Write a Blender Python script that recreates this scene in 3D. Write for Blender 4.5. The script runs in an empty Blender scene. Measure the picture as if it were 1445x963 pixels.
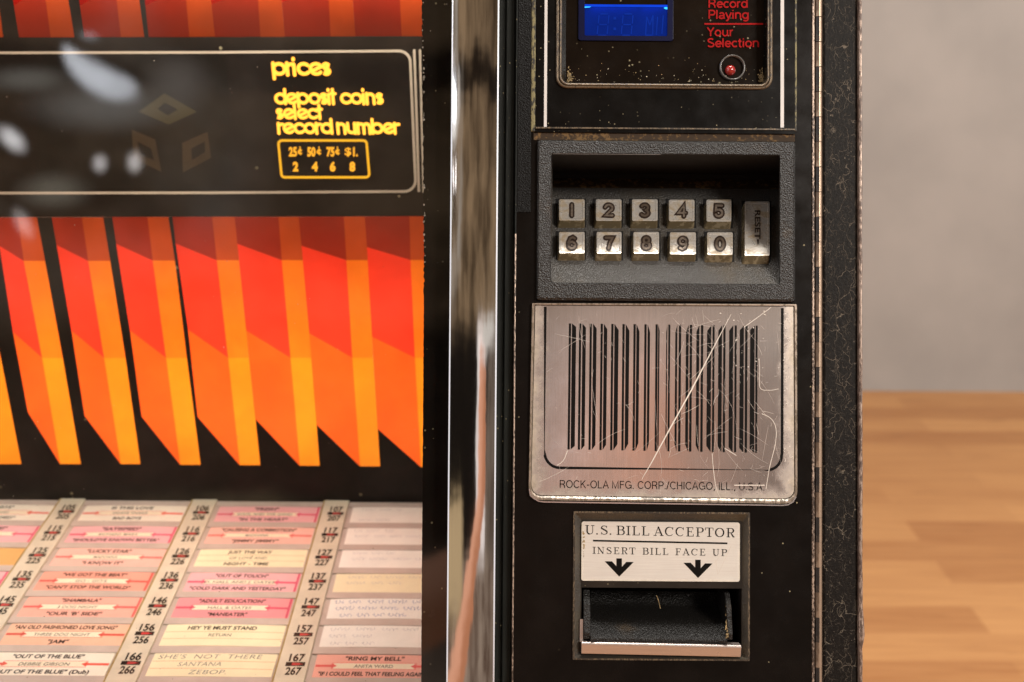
import bpy, math, random
from mathutils import Vector, Matrix
random.seed(7)
sc = bpy.context.scene
COL = sc.collection
PI = math.pi
R = math.radians

# ------------------------------------------------------------------ camera
# "local" frame = the sloping front face of the jukebox: X right, Y into it, Z up the face.
F_, W_, H_, DIST = 1650.0, 1445.0, 963.0, 0.561
TILT = R(17.5)                      # the face leans back by this much
CP, CR = R(1.5), R(0.4)             # small camera pitch and roll against the face
fw = Vector((0, math.cos(CP), math.sin(CP)))
up0 = Vector((0, -math.sin(CP), math.cos(CP)))
ri0 = Vector((1, 0, 0))
ri = math.cos(CR) * ri0 + math.sin(CR) * up0
up = -math.sin(CR) * ri0 + math.cos(CR) * up0
CAM = Vector((0, -DIST, 0))
ROT = Matrix.Rotation(-TILT, 4, 'X')
M = Matrix.Translation(Vector((0, 0, 1.0)) - ROT @ CAM) @ ROT     # local -> world, lens 1.0 m above the floor
cam = bpy.data.cameras.new('camera')
cam.sensor_width = 36.0
cam.lens = 36.0 * F_ / W_
cam.clip_start = 0.01
cam.clip_end = 100
cam.dof.use_dof = True
cam.dof.focus_distance = 0.563
cam.dof.aperture_fstop = 10.5
co = bpy.data.objects.new('camera', cam)
COL.objects.link(co)
cm = Matrix((( ri.x, up.x, -fw.x, CAM.x), (ri.y, up.y, -fw.y, CAM.y), (ri.z, up.z, -fw.z, CAM.z), (0, 0, 0, 1)))
co.matrix_world = M @ cm
sc.camera = co

sc.view_settings.view_transform = 'Standard'
sc.view_settings.look = 'None'
sc.view_settings.exposure = 0
sc.view_settings.gamma = 1
sc.cycles.max_bounces = 8
sc.cycles.transparent_max_bounces = 12

# ------------------------------------------------------------------ node helpers
def lin(c):
    c = c / 255.0
    return c / 12.92 if c <= 0.04045 else ((c + 0.055) / 1.055) ** 2.4
def S(r, g, b, k=1.0):
    return (lin(r) * k, lin(g) * k, lin(b) * k, 1)
class NT:
    def __init__(s, tree): s.t = tree
    def n(s, typ, ins=None, out=0, **props):
        nd = s.t.nodes.new(typ)
        for k, v in props.items(): setattr(nd, k, v)
        for k, v in (ins or {}).items():
            sock = nd.inputs[k]
            if isinstance(v, bpy.types.NodeSocket): s.t.links.new(v, sock)
            else: sock.default_value = v
        return nd.outputs[out]
    def math(s, op, a, b=0.0, c=0.0, clamp=False):
        return s.n('ShaderNodeMath', {0: a, 1: b, 2: c}, operation=op, use_clamp=clamp)
    def ss(s, x, a, b):                                # smoothstep
        return s.n('ShaderNodeMapRange', {0: x, 1: a, 2: b, 3: 0.0, 4: 1.0}, interpolation_type='SMOOTHSTEP')
    def mix(s, f, a, b):
        nd = s.t.nodes.new('ShaderNodeMix'); nd.data_type = 'RGBA'
        for k, v in ((0, f), (6, a), (7, b)):
            if isinstance(v, bpy.types.NodeSocket): s.t.links.new(v, nd.inputs[k])
            else: nd.inputs[k].default_value = v
        return nd.outputs[2]
    def noise(s, vec, scale, detail=3.0, rough=0.55, dist=0.0):
        return s.n('ShaderNodeTexNoise', {'Vector': vec, 'Scale': scale, 'Detail': detail, 'Roughness': rough, 'Distortion': dist})
    def obj(s):
        return s.n('ShaderNodeTexCoord', out=3)
    def map(s, vec, scale=(1, 1, 1), loc=(0, 0, 0), rot=(0, 0, 0)):
        return s.n('ShaderNodeMapping', {'Vector': vec, 'Scale': scale, 'Location': loc, 'Rotation': rot})
MATS = {}
def new_mat(name):
    m = bpy.data.materials.new(name); m.use_nodes = True
    b = m.node_tree.nodes['Principled BSDF']
    MATS[name] = m
    return m, NT(m.node_tree), b
def setb(nt, b, **kw):
    names = {'base': 'Base Color', 'rough': 'Roughness', 'metal': 'Metallic', 'spec': 'Specular IOR Level', 'normal': 'Normal',
             'emit': 'Emission Color', 'es': 'Emission Strength', 'coat': 'Coat Weight', 'coatr': 'Coat Roughness', 'aniso': 'Anisotropic'}
    for k, v in kw.items():
        sock = b.inputs[names[k]]
        if isinstance(v, bpy.types.NodeSocket): nt.t.links.new(v, sock)
        else: sock.default_value = v
def bump(nt, h, strength=0.3, dist=0.0005):
    return nt.n('ShaderNodeBump', {'Height': h, 'Strength': strength, 'Distance': dist})
def specks(nt, vec, scale, size, keep=0.35):
    """sparse little flecks of dust"""
    v = nt.t.nodes.new('ShaderNodeTexVoronoi'); v.inputs['Scale'].default_value = scale
    nt.t.links.new(vec, v.inputs['Vector'])
    d = nt.math('LESS_THAN', v.outputs['Distance'], size)
    sep = nt.n('ShaderNodeSeparateColor', {0: v.outputs['Color']})
    k = nt.math('LESS_THAN', sep, keep)
    cl = nt.ss(nt.noise(vec, 25, 2), 0.42, 0.6)
    return nt.math('MULTIPLY', nt.math('MULTIPLY', d, k), cl)

def plain(name, base, rough=0.5, metal=0.0, spec=0.5, var=0.12, vscale=60):
    m, nt, b = new_mat(name)
    o = nt.obj()
    n = nt.noise(o, vscale, 4)
    c2 = tuple(x * (1 - var) for x in base[:3]) + (1,)
    c3 = tuple(min(1, x * (1 + var)) for x in base[:3]) + (1,)
    setb(nt, b, base=nt.mix(nt.ss(n, 0.3, 0.7), c2, c3), rough=rough, metal=metal, spec=spec)
    return m

def black_gloss(name, base=(0.0042, 0.0031, 0.0025, 1), rough=0.3, dust=0.3, dscale=350, spec=0.17):
    m, nt, b = new_mat(name)
    o = nt.obj()
    sp = specks(nt, o, dscale, 0.13, dust)
    sp2 = specks(nt, nt.map(o, loc=(3, 1, 2)), dscale * 0.33, 0.032, dust * 0.8)
    s = nt.math('MAXIMUM', sp, sp2)
    n = nt.noise(o, 40, 5)
    c = nt.mix(nt.ss(n, 0.35, 0.75), base, tuple(x * 1.7 for x in base[:3]) + (1,))
    c = nt.mix(s, c, (0.26, 0.22, 0.13, 1))
    r = nt.math('MULTIPLY_ADD', nt.noise(o, 90, 4), 0.25, rough - 0.1)
    setb(nt, b, base=c, rough=nt.math('ADD', r, nt.math('MULTIPLY', s, 0.4)), spec=spec)
    return m

def black_grain(name, base=(0.03, 0.027, 0.024, 1), scale=1500, strength=0.9, rough=0.42, dirt=0.35, dirtcol=(0.075, 0.045, 0.018, 1), spec=0.55):
    m, nt, b = new_mat(name)
    o = nt.obj()
    v = nt.n('ShaderNodeTexVoronoi', {'Vector': o, 'Scale': scale}, feature='SMOOTH_F1')
    n2 = nt.noise(o, scale * 0.55, 3)
    h = nt.math('ADD', v, nt.math('MULTIPLY', n2, 0.8))
    d = nt.ss(nt.noise(o, 32, 5, 0.65), 0.62 - dirt * 0.3, 0.8)
    c = nt.mix(nt.math('MULTIPLY', d, 0.7), base, dirtcol)
    setb(nt, b, base=c, rough=nt.math('MULTIPLY_ADD', n2, 0.25, rough - 0.1), normal=bump(nt, h, strength, 0.0006), spec=spec)
    return m

def worn(name, paint, bare, amount=0.5, scale=400, rough=0.4, metal=0.6, stretch=(1, 1, 0.35)):
    m, nt, b = new_mat(name)
    o = nt.map(nt.obj(), scale=stretch)
    n = nt.noise(o, scale, 5, 0.7)
    n1 = nt.noise(nt.obj(), 18, 3)
    f = nt.ss(nt.math('ADD', n, nt.math('MULTIPLY', nt.math('SUBTRACT', n1, 0.5), 0.5)), 0.62 - amount * 0.3, 0.70 - amount * 0.3)
    setb(nt, b, base=nt.mix(f, paint, bare), rough=rough, metal=nt.math('MULTIPLY', f, metal))
    return m

# ------------------------------------------------------------------ world: the dim warm room behind the photographer, as an environment
w = bpy.data.worlds.new('World'); sc.world = w; w.use_nodes = True
nt = NT(w.node_tree)
bg = w.node_tree.nodes['Background']
tc = nt.n('ShaderNodeTexCoord', out=0)
loc = nt.n('ShaderNodeVectorRotate', {'Vector': tc, 'Axis': (1, 0, 0), 'Angle': TILT}, rotation_type='AXIS_ANGLE')
sx = w.node_tree.nodes.new('ShaderNodeSeparateXYZ'); w.node_tree.links.new(loc, sx.inputs[0])
ny = nt.math('MAXIMUM', nt.math('MULTIPLY', sx.outputs[1], -1.0), 0.06)
az = nt.math('DIVIDE', sx.outputs[0], ny)
el = nt.math('DIVIDE', sx.outputs[2], ny)
wob = nt.math('SUBTRACT', nt.noise(loc, 9, 4, 0.6), 0.5)
el2 = nt.math('ADD', el, nt.math('MULTIPLY', wob, 0.05))
az2 = nt.math('ADD', az, nt.math('MULTIPLY', wob, 0.10))
st = nt.noise(nt.map(loc, scale=(7, 1, 13)), 1.0, 4, 0.6)
browns = nt.mix(nt.ss(st, 0.3, 0.7), (0.055, 0.034, 0.019, 1), (0.34, 0.225, 0.13, 1))
c = browns
c = nt.mix(nt.math('MULTIPLY', nt.ss(el2, 0.235, 0.25), nt.ss(el2, 0.285, 0.27)), c, (0.012, 0.008, 0.006, 1))
low = nt.ss(el2, 0.055, 0.02)
dk = nt.mix(nt.ss(nt.noise(nt.map(loc, scale=(12, 1, 5)), 1.0, 3), 0.60, 0.75), (0.012, 0.009, 0.007, 1), (0.10, 0.08, 0.06, 1))
pale = nt.mix(nt.ss(st, 0.35, 0.65), (0.95, 0.84, 0.80, 1), (1.30, 1.17, 1.12, 1))
right = nt.mix(nt.ss(nt.noise(loc, 14, 3), 0.35, 0.65), (0.075, 0.052, 0.038, 1), (0.21, 0.16, 0.125, 1))
lo = nt.mix(nt.ss(az2, 0.015, 0.05), dk, pale)
lo = nt.mix(nt.ss(az2, 0.15, 0.185), lo, right)
c = nt.mix(low, c, lo)
greyb = nt.math('MULTIPLY', nt.ss(el2, -0.14, -0.18), nt.ss(az2, -0.60, -0.50))
c = nt.mix(greyb, c, nt.mix(nt.ss(st, 0.35, 0.65), (0.11, 0.065, 0.045, 1), (0.40, 0.30, 0.23, 1)))
cream = nt.math('MULTIPLY', nt.math('MULTIPLY', nt.ss(el2, -0.10, -0.125), nt.ss(az2, -0.12, -0.22)), nt.ss(el2, -0.25, -0.19))
c = nt.mix(cream, c, (0.60, 0.43, 0.24, 1))
cs = nt.math('MULTIPLY_ADD', nt.math('MINIMUM', nt.math('ADD', el, 0.105), 0.0), 2.2, 0.118)   # the photographer's lit arm
dsg = nt.math('SUBTRACT', az2, cs)
ds = nt.math('ABSOLUTE', dsg)
hw = nt.math('MULTIPLY_ADD', nt.math('MINIMUM', nt.math('ADD', el, 0.09), 0.0), -0.35, 0.062)
arm = nt.math('MULTIPLY', nt.ss(nt.math('DIVIDE', ds, hw), 1.05, 0.80), nt.ss(el2, 0.03, 0.0))
armc = nt.mix(nt.ss(dsg, -0.05, 0.05), (0.95, 0.46, 0.29, 1), (0.62, 0.25, 0.13, 1))
c = nt.mix(arm, c, armc)
cuff = nt.math('MULTIPLY', nt.math('MULTIPLY', nt.ss(el2, 0.02, 0.028), nt.ss(el2, 0.052, 0.04)), nt.ss(nt.math('ABSOLUTE', nt.math('SUBTRACT', az2, 0.20)), 0.10, 0.06))
c = nt.mix(cuff, c, (0.80, 0.74, 0.68, 1))
# upper left: grey blotches added so the glass mirrors a cloudy haze
c = nt.mix(nt.math('MULTIPLY', nt.math('MULTIPLY', nt.ss(az, -0.19, -0.27), nt.ss(el, 0.02, 0.10)), nt.ss(nt.noise(loc, 9, 4), 0.42, 0.72)), c, (0.46, 0.40, 0.34, 1))
# windows, lamps and haze painted in as soft blobs (they mirror in the glass)
def blob(c, u, v, a_, b_, ang, rgb):
    d = ri * ((u - W_ / 2) / F_) + up * ((H_ / 2 - v) / F_) + fw
    a0, e0 = d.x / d.y, d.z / d.y
    x = nt.math('SUBTRACT', az, a0); y = nt.math('SUBTRACT', el, e0)
    ca, sa = math.cos(R(ang)), math.sin(R(ang))
    p = nt.math('MULTIPLY', nt.math('MULTIPLY_ADD', x, ca, nt.math('MULTIPLY', y, -sa)), F_ / a_)
    q = nt.math('MULTIPLY', nt.math('MULTIPLY_ADD', x, sa, nt.math('MULTIPLY', y, ca)), F_ / b_)
    r = nt.math('SQRT', nt.math('ADD', nt.math('MULTIPLY', p, p), nt.math('MULTIPLY', q, q)))
    f = nt.ss(nt.math('ADD', r, nt.math('MULTIPLY', wob, 0.5)), 1.55, 0.05)
    return nt.mix(f, c, rgb + (1,))
c = blob(c, 150, 150, 90, 30, 0, (1.1, 1.05, 0.98))  # wide dim blobs: haze around the bright streak
c = blob(c, 40, 112, 52, 16, 0, (0.95, 0.92, 0.82))
c = blob(c, 250, 120, 40, 40, 0, (0.8, 0.72, 0.66))
for (u, v, a_, b_, ang, q_) in ((100, 80, 18, 9, 62, 7), (113, 95, 30, 13, 52, 8), (133, 108, 40, 19, 38, 8.5), (155, 117, 36, 18, 24, 8.5), (172, 122, 18, 14, 10, 7)):
    c = blob(c, u, v, a_, b_, ang, (q_ * 0.74, q_ * 0.77, q_ * 0.84))
c = blob(c, 17, 197, 21, 12, 42, (7.4, 7.2, 7.3))
c = blob(c, 141, 231, 10, 12, 0, (5.4, 5.1, 5.1))
c = blob(c, 190, 229, 10, 14, 0, (6.2, 5.8, 5.7))
c = blob(c, 33, 316, 22, 11, 60, (3.6, 3.3, 3.2))
c = blob(c, 126, 51, 14, 8, 10, (1.8, 1.8, 1.9))
c = blob(c, 75, 270, 44, 22, 0, (1.1, 1.0, 0.8))
# far to the sides: brightness added for the trim's bevels to reflect
side = nt.ss(nt.math('ABSOLUTE', az), 1.0, 1.6)
c = nt.mix(side, c, nt.mix(nt.ss(nt.noise(nt.map(loc, scale=(1, 1, 3)), 4.0, 3), 0.30, 0.55), (0.45, 0.42, 0.40, 1), (1.3, 1.25, 1.25, 1)))
w.node_tree.links.new(c, bg.inputs[0])
bg.inputs[1].default_value = 0.85

# ------------------------------------------------------------------ lamps
def lamp(name, kind, loc, target, power, size, color=(1, 1, 1), size_y=None, shape=None, spread=None):
    l = bpy.data.lights.new(name, kind); l.energy = power; l.color = color
    if kind == 'AREA':
        l.size = size
        l.shape = shape or ('RECTANGLE' if size_y else 'SQUARE')
        if size_y: l.size_y = size_y
        if spread: l.spread = spread
    o = bpy.data.objects.new(name, l); COL.objects.link(o)
    p, t = M @ Vector(loc), M @ Vector(target)
    o.matrix_world = Matrix.Translation(p) @ (t - p).to_track_quat('-Z', 'Y').to_matrix().to_4x4()
    return o
lamp('ceiling_lamp', 'AREA', (1.55, -2.2, 0.74), (0.05, 0, 0), 70, 0.8, (1.0, 0.93, 0.85), 0.5)
lamp('overhead_fill', 'AREA', (0.15, -0.35, 1.7), (0.1, 0, 0), 22, 0.5, (1.0, 0.96, 0.90), 0.3)  # fill light added above to brighten the key tops and deck
lamp('window_lamp', 'AREA', (-1.7, -1.7, 0.75), (0, 0.1, 0), 7, 0.8, (0.92, 0.95, 1.0), 0.9)

# ------------------------------------------------------------------ projection helpers: picture measurements -> points on real planes
def ray(u, v):
    return ri * ((u - W_ / 2) / F_) + up * ((H_ / 2 - v) / F_) + fw
def P(u, v, y=0.0):
    d = ray(u, v); t = (y + DIST) / d.y
    return CAM + d * t
class Plane:
    def __init__(s, p0, n): s.p0, s.n = Vector(p0), Vector(n).normalized()
    def __call__(s, u, v, h=0.0):
        d = ray(u, v); t = (s.p0 + s.n * h - CAM).dot(s.n) / d.dot(s.n)
        return CAM + d * t
def front(y):
    return Plane((0, y, 0), (0, -1, 0))
FR = front(0.0)

# ------------------------------------------------------------------ mesh builder
class MB:
    def __init__(s): s.v, s.f, s.m = [], [], []
    def face(s, pts, m=0):
        i = len(s.v); s.v += [tuple(p) for p in pts]; s.f.append(tuple(range(i, i + len(pts)))); s.m.append(m)
    def mesh(s, verts, faces, m=0):
        i = len(s.v); s.v += [tuple(p) for p in verts]
        for f in faces: s.f.append(tuple(i + k for k in f)); s.m.append(m)
    def box(s, x0, x1, y0, y1, z0, z1, m=0):
        vs = [(x, y, z) for x in (x0, x1) for y in (y0, y1) for z in (z0, z1)]
        s.mesh(vs, [(0, 1, 3, 2), (4, 6, 7, 5), (0, 4, 5, 1), (2, 3, 7, 6), (0, 2, 6, 4), (1, 5, 7, 3)], m)
    def boxuv(s, u0, v0, u1, v1, yf, yb, m=0):
        x0, x1, z0, z1 = rect(u0, v0, u1, v1, yf)
        s.box(x0, x1, yf, yb, z0, z1, m)
    def loft(s, loops, m=0, cap0=False, cap1=False, closed=True):
        i = len(s.v); n = len(loops[0])
        ms = m if isinstance(m, (list, tuple)) else [m] * (len(loops) + 1)
        for L in loops: s.v += [tuple(p) for p in L]
        for k in range(len(loops) - 1):
            for j in range(n if closed else n - 1):
                a, b = i + k * n + j, i + k * n + (j + 1) % n
                s.f.append((a, b, b + n, a + n)); s.m.append(ms[k])
        if cap0: s.f.append(tuple(i + j for j in reversed(range(n)))); s.m.append(ms[0])
        if cap1: s.f.append(tuple(i + (len(loops) - 1) * n + j for j in range(n))); s.m.append(ms[-1])
    def build(s, name, mats, parent=None, smooth=False, bevel=0.0, seg=2, weld=False, world=False):
        me = bpy.data.meshes.new(name)
        me.from_pydata(s.v, [], s.f)
        for mt in (mats if isinstance(mats, (list, tuple)) else [mats]): me.materials.append(mt)
        me.polygons.foreach_set('material_index', s.m)
        if smooth: me.polygons.foreach_set('use_smooth', [True] * len(s.f))
        me.update()
        o = bpy.data.objects.new(name, me); COL.objects.link(o)
        if parent is not None: o.parent = parent
        elif not world: o.matrix_world = M
        if weld or bevel:
            wm = o.modifiers.new('weld', 'WELD'); wm.merge_threshold = 1e-6
        if bevel:
            bm = o.modifiers.new('bevel', 'BEVEL'); bm.width = bevel; bm.segments = seg; bm.limit_method = 'ANGLE'; bm.angle_limit = R(35)
        return o
def rect(u0, v0, u1, v1, y):
    a, b, c_, d = P(u0, v0, y), P(u1, v0, y), P(u0, v1, y), P(u1, v1, y)
    return ((a.x + c_.x) / 2, (b.x + d.x) / 2, (c_.z + d.z) / 2, (a.z + b.z) / 2)
def rr(x0, x1, z0, z1, r, n=6):
    """rounded rectangle, (x, z) loop; r = radius or (bl, br, tr, tl)"""
    rs = r if isinstance(r, tuple) else (r,) * 4
    out = []
    for (cx, cz, a0, q) in ((x0, z0, 180, rs[0]), (x1, z0, 270, rs[1]), (x1, z1, 0, rs[2]), (x0, z1, 90, rs[3])):
        ox = cx + (q if cx == x0 else -q); oz = cz + (q if cz == z0 else -q)
        for k in range(n + 1):
            a = R(a0 + 90 * k / n); out.append((ox + q * math.cos(a), oz + q * math.sin(a)))
    return out
def L3(loop, y): return [(x, y, z) for x, z in loop]
def rruv(u0, v0, u1, v1, r, y, n=6):
    s = 0.00034; rs = tuple(q * s for q in r) if isinstance(r, tuple) else r * s
    return L3(rr(*rect(u0, v0, u1, v1, y), rs, n), y)
def plate_holes(mb, x0, x1, z0, z1, holes, yf, yb, m=0):
    xs = sorted({x0, x1} | {h[0] for h in holes} | {h[1] for h in holes})
    zs = sorted({z0, z1} | {h[2] for h in holes} | {h[3] for h in holes})
    def solid(i, j):
        if not (0 <= i < len(xs) - 1 and 0 <= j < len(zs) - 1): return False
        cx, cz = (xs[i] + xs[i + 1]) / 2, (zs[j] + zs[j + 1]) / 2
        return not any(h[0] < cx < h[1] and h[2] < cz < h[3] for h in holes)
    for i in range(len(xs) - 1):
        for j in range(len(zs) - 1):
            if not solid(i, j): continue
            a, b, c_, d = xs[i], xs[i + 1], zs[j], zs[j + 1]
            mb.face([(a, yf, c_), (b, yf, c_), (b, yf, d), (a, yf, d)], m)
            if not solid(i - 1, j): mb.face([(a, yf, c_), (a, yf, d), (a, yb, d), (a, yb, c_)], m)
            if not solid(i + 1, j): mb.face([(b, yf, d), (b, yf, c_), (b, yb, c_), (b, yb, d)], m)
            if not solid(i, j - 1): mb.face([(b, yf, c_), (a, yf, c_), (a, yb, c_), (b, yb, c_)], m)
            if not solid(i, j + 1): mb.face([(a, yf, d), (b, yf, d), (b, yb, d), (a, yb, d)], m)

# 2-D drawing: everything is a list of (x, y) which a mapping function puts on a surface
def ribbon(mb, fn, pts, wd, m=0, closed=False, caps=False, h=0.0):
    n = len(pts)
    if n < 2: return
    Lf, Rt = [], []
    for i in range(n):
        a = pts[i - 1] if (i > 0 or closed) else pts[i]
        b = pts[(i + 1) % n] if (i < n - 1 or closed) else pts[i]
        p = pts[i]
        d1 = Vector((p[0] - a[0], p[1] - a[1])); d2 = Vector((b[0] - p[0], b[1] - p[1]))
        if d1.length < 1e-9: d1 = d2.copy()
        if d2.length < 1e-9: d2 = d1.copy()
        d1.normalize(); d2.normalize()
        t = d1 + d2
        if t.length < 1e-6: t = d1.copy()
        t.normalize()
        nn = Vector((-t.y, t.x))
        k = min(2.0, 1.0 / max(0.3, nn.dot(Vector((-d1.y, d1.x)))))
        ww = (wd[i] if isinstance(wd, (list, tuple)) else wd) / 2 * k
        Lf.append((p[0] + nn.x * ww, p[1] + nn.y * ww)); Rt.append((p[0] - nn.x * ww, p[1] - nn.y * ww))
    vs = [fn(*q, h) for q in Lf] + [fn(*q, h) for q in Rt]
    fs = [(i, (i + 1) % n, n + (i + 1) % n, n + i) for i in range(n if closed else n - 1)]
    mb.mesh(vs, fs, m)
    if caps and not closed:
        for (p, q) in ((pts[0], pts[1]), (pts[-1], pts[-2])):
            a0 = math.atan2(p[1] - q[1], p[0] - q[0]); ww = (wd if not isinstance(wd, (list, tuple)) else wd[0]) / 2
            mb.face([fn(p[0] + ww * math.cos(a0 + R(t)), p[1] + ww * math.sin(a0 + R(t)), h) for t in range(-90, 91, 30)], m)
def arc(cx, cy, r, a0, a1, n=14, ry=None):
    ry = r if ry is None else ry
    return [(cx + r * math.cos(R(a0 + (a1 - a0) * k / n)), cy + ry * math.sin(R(a0 + (a1 - a0) * k / n))) for k in range(n + 1)]

_tcache = {}
def text2d(body, bold=0.0, spacing=1.0, res=4):
    """the words set in Blender's own built-in font, as flat geometry with capital height 1"""
    key = (body, bold, spacing, res)
    if key in _tcache: return _tcache[key]
    c_ = bpy.data.curves.new('lettering', 'FONT')
    c_.body = body; c_.size = 1.0 / 0.7273; c_.offset = bold; c_.space_character = spacing; c_.resolution_u = res
    o = bpy.data.objects.new('lettering', c_); COL.objects.link(o)
    dg = bpy.context.evaluated_depsgraph_get(); dg.update()
    me = bpy.data.meshes.new_from_object(o.evaluated_get(dg))
    vs = [(v.co.x, v.co.y) for v in me.vertices]; fs = [tuple(p.vertices) for p in me.polygons]
    bpy.data.objects.remove(o); bpy.data.curves.remove(c_); bpy.data.meshes.remove(me)
    _tcache[key] = (vs, fs)
    return vs, fs
def put_text(mb, fn, body, x0, y0, x1, cap, m=0, bold=0.0, spacing=1.0, h=0.0, dy=-1.0, slope=0.0, shear=0.0, res=4, rot=None):
    """fit the words between x0 and x1 on baseline y0, capital height cap; dy=-1 when y runs down (pixels), +1 when up"""
    vs, fs = text2d(body, bold, spacing, res)
    if not vs: return
    a = min(v[0] for v in vs); b = max(v[0] for v in vs)
    k = (x1 - x0) / (b - a) if x1 is not None else cap
    out = []
    for (x, y) in vs:
        X = (x - a) * k; Y = y * cap
        out.append(fn(x0 + X + shear * Y, y0 + dy * Y + slope * X, h))
    mb.mesh(out, fs, m)

# ------------------------------------------------------------------ materials
M_gloss = black_gloss('black_gloss_paint', rough=0.22, dust=0.06, dscale=300)
M_panelblack = black_gloss('black_plastic', base=(0.0035, 0.003, 0.0027, 1), rough=0.22, dust=0.5, dscale=420)
M_border = black_gloss('black_glass_border', base=(0.006, 0.0045, 0.0035, 1), rough=0.2, dust=0.5, dscale=260)
M_channel = black_gloss('black_rubber_channel', base=(0.006, 0.007, 0.006, 1), rough=0.5, dust=0.5, dscale=380)
M_grain = black_grain('black_grained_plastic', base=(0.013, 0.012, 0.011, 1), scale=1800, rough=0.36, dirt=0.2)
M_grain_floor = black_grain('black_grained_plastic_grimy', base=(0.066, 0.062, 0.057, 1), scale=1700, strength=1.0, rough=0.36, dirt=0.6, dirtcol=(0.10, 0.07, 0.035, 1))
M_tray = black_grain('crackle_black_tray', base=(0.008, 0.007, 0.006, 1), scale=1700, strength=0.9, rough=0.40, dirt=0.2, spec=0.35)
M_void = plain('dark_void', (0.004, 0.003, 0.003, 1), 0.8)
M_brown_mottle = worn('mottled_brown', (0.035, 0.018, 0.006, 1), (0.16, 0.09, 0.03, 1), 0.35, 300, 0.8, 0.0, (1, 1, 1))  # mottled brown; on the keypad sweep it stands in for shade
M_edge = worn('worn_edge_metal', (0.045, 0.03, 0.022, 1), (0.50, 0.38, 0.30, 1), 0.58, 1500, 0.35, 0.5)
M_edge_dark = worn('dull_edge_metal', (0.03, 0.022, 0.015, 1), (0.17, 0.125, 0.08, 1), 0.5, 1500, 0.4, 0.4)
M_edge_gold = worn('grimy_edge', (0.02, 0.016, 0.010, 1), (0.20, 0.17, 0.075, 1), 0.55, 700, 0.6, 0.1)
M_white = plain('white_line_print', S(205, 200, 196), 0.45, var=0.05)
M_silverline = plain('silver_line_print', S(196, 180, 158), 0.45, var=0.06)
M_ink = plain('black_ink', (0.0035, 0.0027, 0.0022, 1), 0.5, spec=0.10, var=0.2)
M_red_ink = plain('red_print', (0.33, 0.008, 0.008, 1), 0.6, spec=0.08, var=0.1, vscale=300)
M_brown_ink = plain('brown_engraving', (0.030, 0.016, 0.010, 1), 0.5, var=0.3, vscale=400)
M_scratch = plain('bright_scratch', (0.74, 0.67, 0.59, 1), 0.45, var=0.1)
M_scratch2 = plain('faint_scratch', (0.60, 0.52, 0.47, 1), 0.45, 0.3, var=0.25, vscale=150)
M_dirt = plain('tan_dirt', (0.30, 0.21, 0.10, 1), 0.9, var=0.5, vscale=500)
M_dust = plain('pale_dust', (0.55, 0.49, 0.36, 1), 0.9, var=0.3)

def chrome(name, base=(0.80, 0.78, 0.76, 1), rough=0.05):
    m, nt, b = new_mat(name)
    o = nt.obj()
    n = nt.noise(nt.map(o, scale=(1, 1, 0.12)), 220, 3)
    n2 = nt.noise(nt.map(o, scale=(1, 1, 0.6)), 38, 3)
    setb(nt, b, base=base, metal=1.0, rough=nt.math('MULTIPLY_ADD', n, 0.05, rough - 0.02), normal=bump(nt, nt.math('ADD', n2, nt.math('MULTIPLY', n, 0.12)), 0.10, 0.001))
    return m
M_chrome = chrome('chrome')
M_chrome_edge = chrome('polished_edge', (0.92, 0.91, 0.93, 1), 0.22)

def brushed(name, rectxz, along_z=True, grime=1.0, base=(0.76, 0.70, 0.675, 1), rough=0.16, gw=0.010, metal=0.93):
    """thin brushed metal plate; tan grime has crept in from the edges of the given rectangle"""
    m, nt, b = new_mat(name)
    o = nt.obj()
    sp = nt.t.nodes.new('ShaderNodeSeparateXYZ'); nt.t.links.new(o, sp.inputs[0])
    x0, x1, z0, z1 = rectxz
    dx = nt.math('SUBTRACT', (x1 - x0) / 2, nt.math('ABSOLUTE', nt.math('SUBTRACT', sp.outputs[0], (x0 + x1) / 2)))
    dz = nt.math('SUBTRACT', sp.outputs[2], z0)
    d = nt.math('MINIMUM', dx, dz)
    gn = nt.noise(o, 130, 6, 0.65)
    d2 = nt.math('ADD', d, nt.math('MULTIPLY', nt.math('SUBTRACT', gn, 0.5), gw * 1.5))
    g = nt.math('MULTIPLY', nt.ss(d2, gw, -gw * 0.25), grime)
    sc_ = (1, 1, 0.02) if along_z else (0.02, 1, 1)
    br = nt.noise(nt.map(o, scale=sc_), 2600, 3, 0.6)
    cl = nt.noise(o, 38, 4, 0.6)
    sp2 = specks(nt, o, 900, 0.12, 0.5)
    c = nt.mix(br, tuple(x * 0.80 for x in base[:3]) + (1,), tuple(min(1, x * 1.18) for x in base[:3]) + (1,))
    c = nt.mix(nt.math('MULTIPLY', nt.ss(cl, 0.35, 0.7), 0.18), c, (0.50, 0.44, 0.41, 1))
    c = nt.mix(nt.math('MULTIPLY', sp2, 0.6), c, (0.85, 0.80, 0.72, 1))
    c = nt.mix(nt.math('MULTIPLY', g, 0.75), c, nt.mix(nt.ss(nt.noise(o, 420, 5, 0.7), 0.35, 0.7), (0.47, 0.38, 0.25, 1), (0.20, 0.145, 0.06, 1)))
    setb(nt, b, base=c, metal=nt.math('MULTIPLY_ADD', g, -0.6, metal), rough=nt.math('ADD', nt.math('MULTIPLY_ADD', cl, 0.16, rough - 0.08), nt.math('MULTIPLY', g, 0.3)),
         normal=bump(nt, br, 0.02, 0.0002))
    return m

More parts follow.
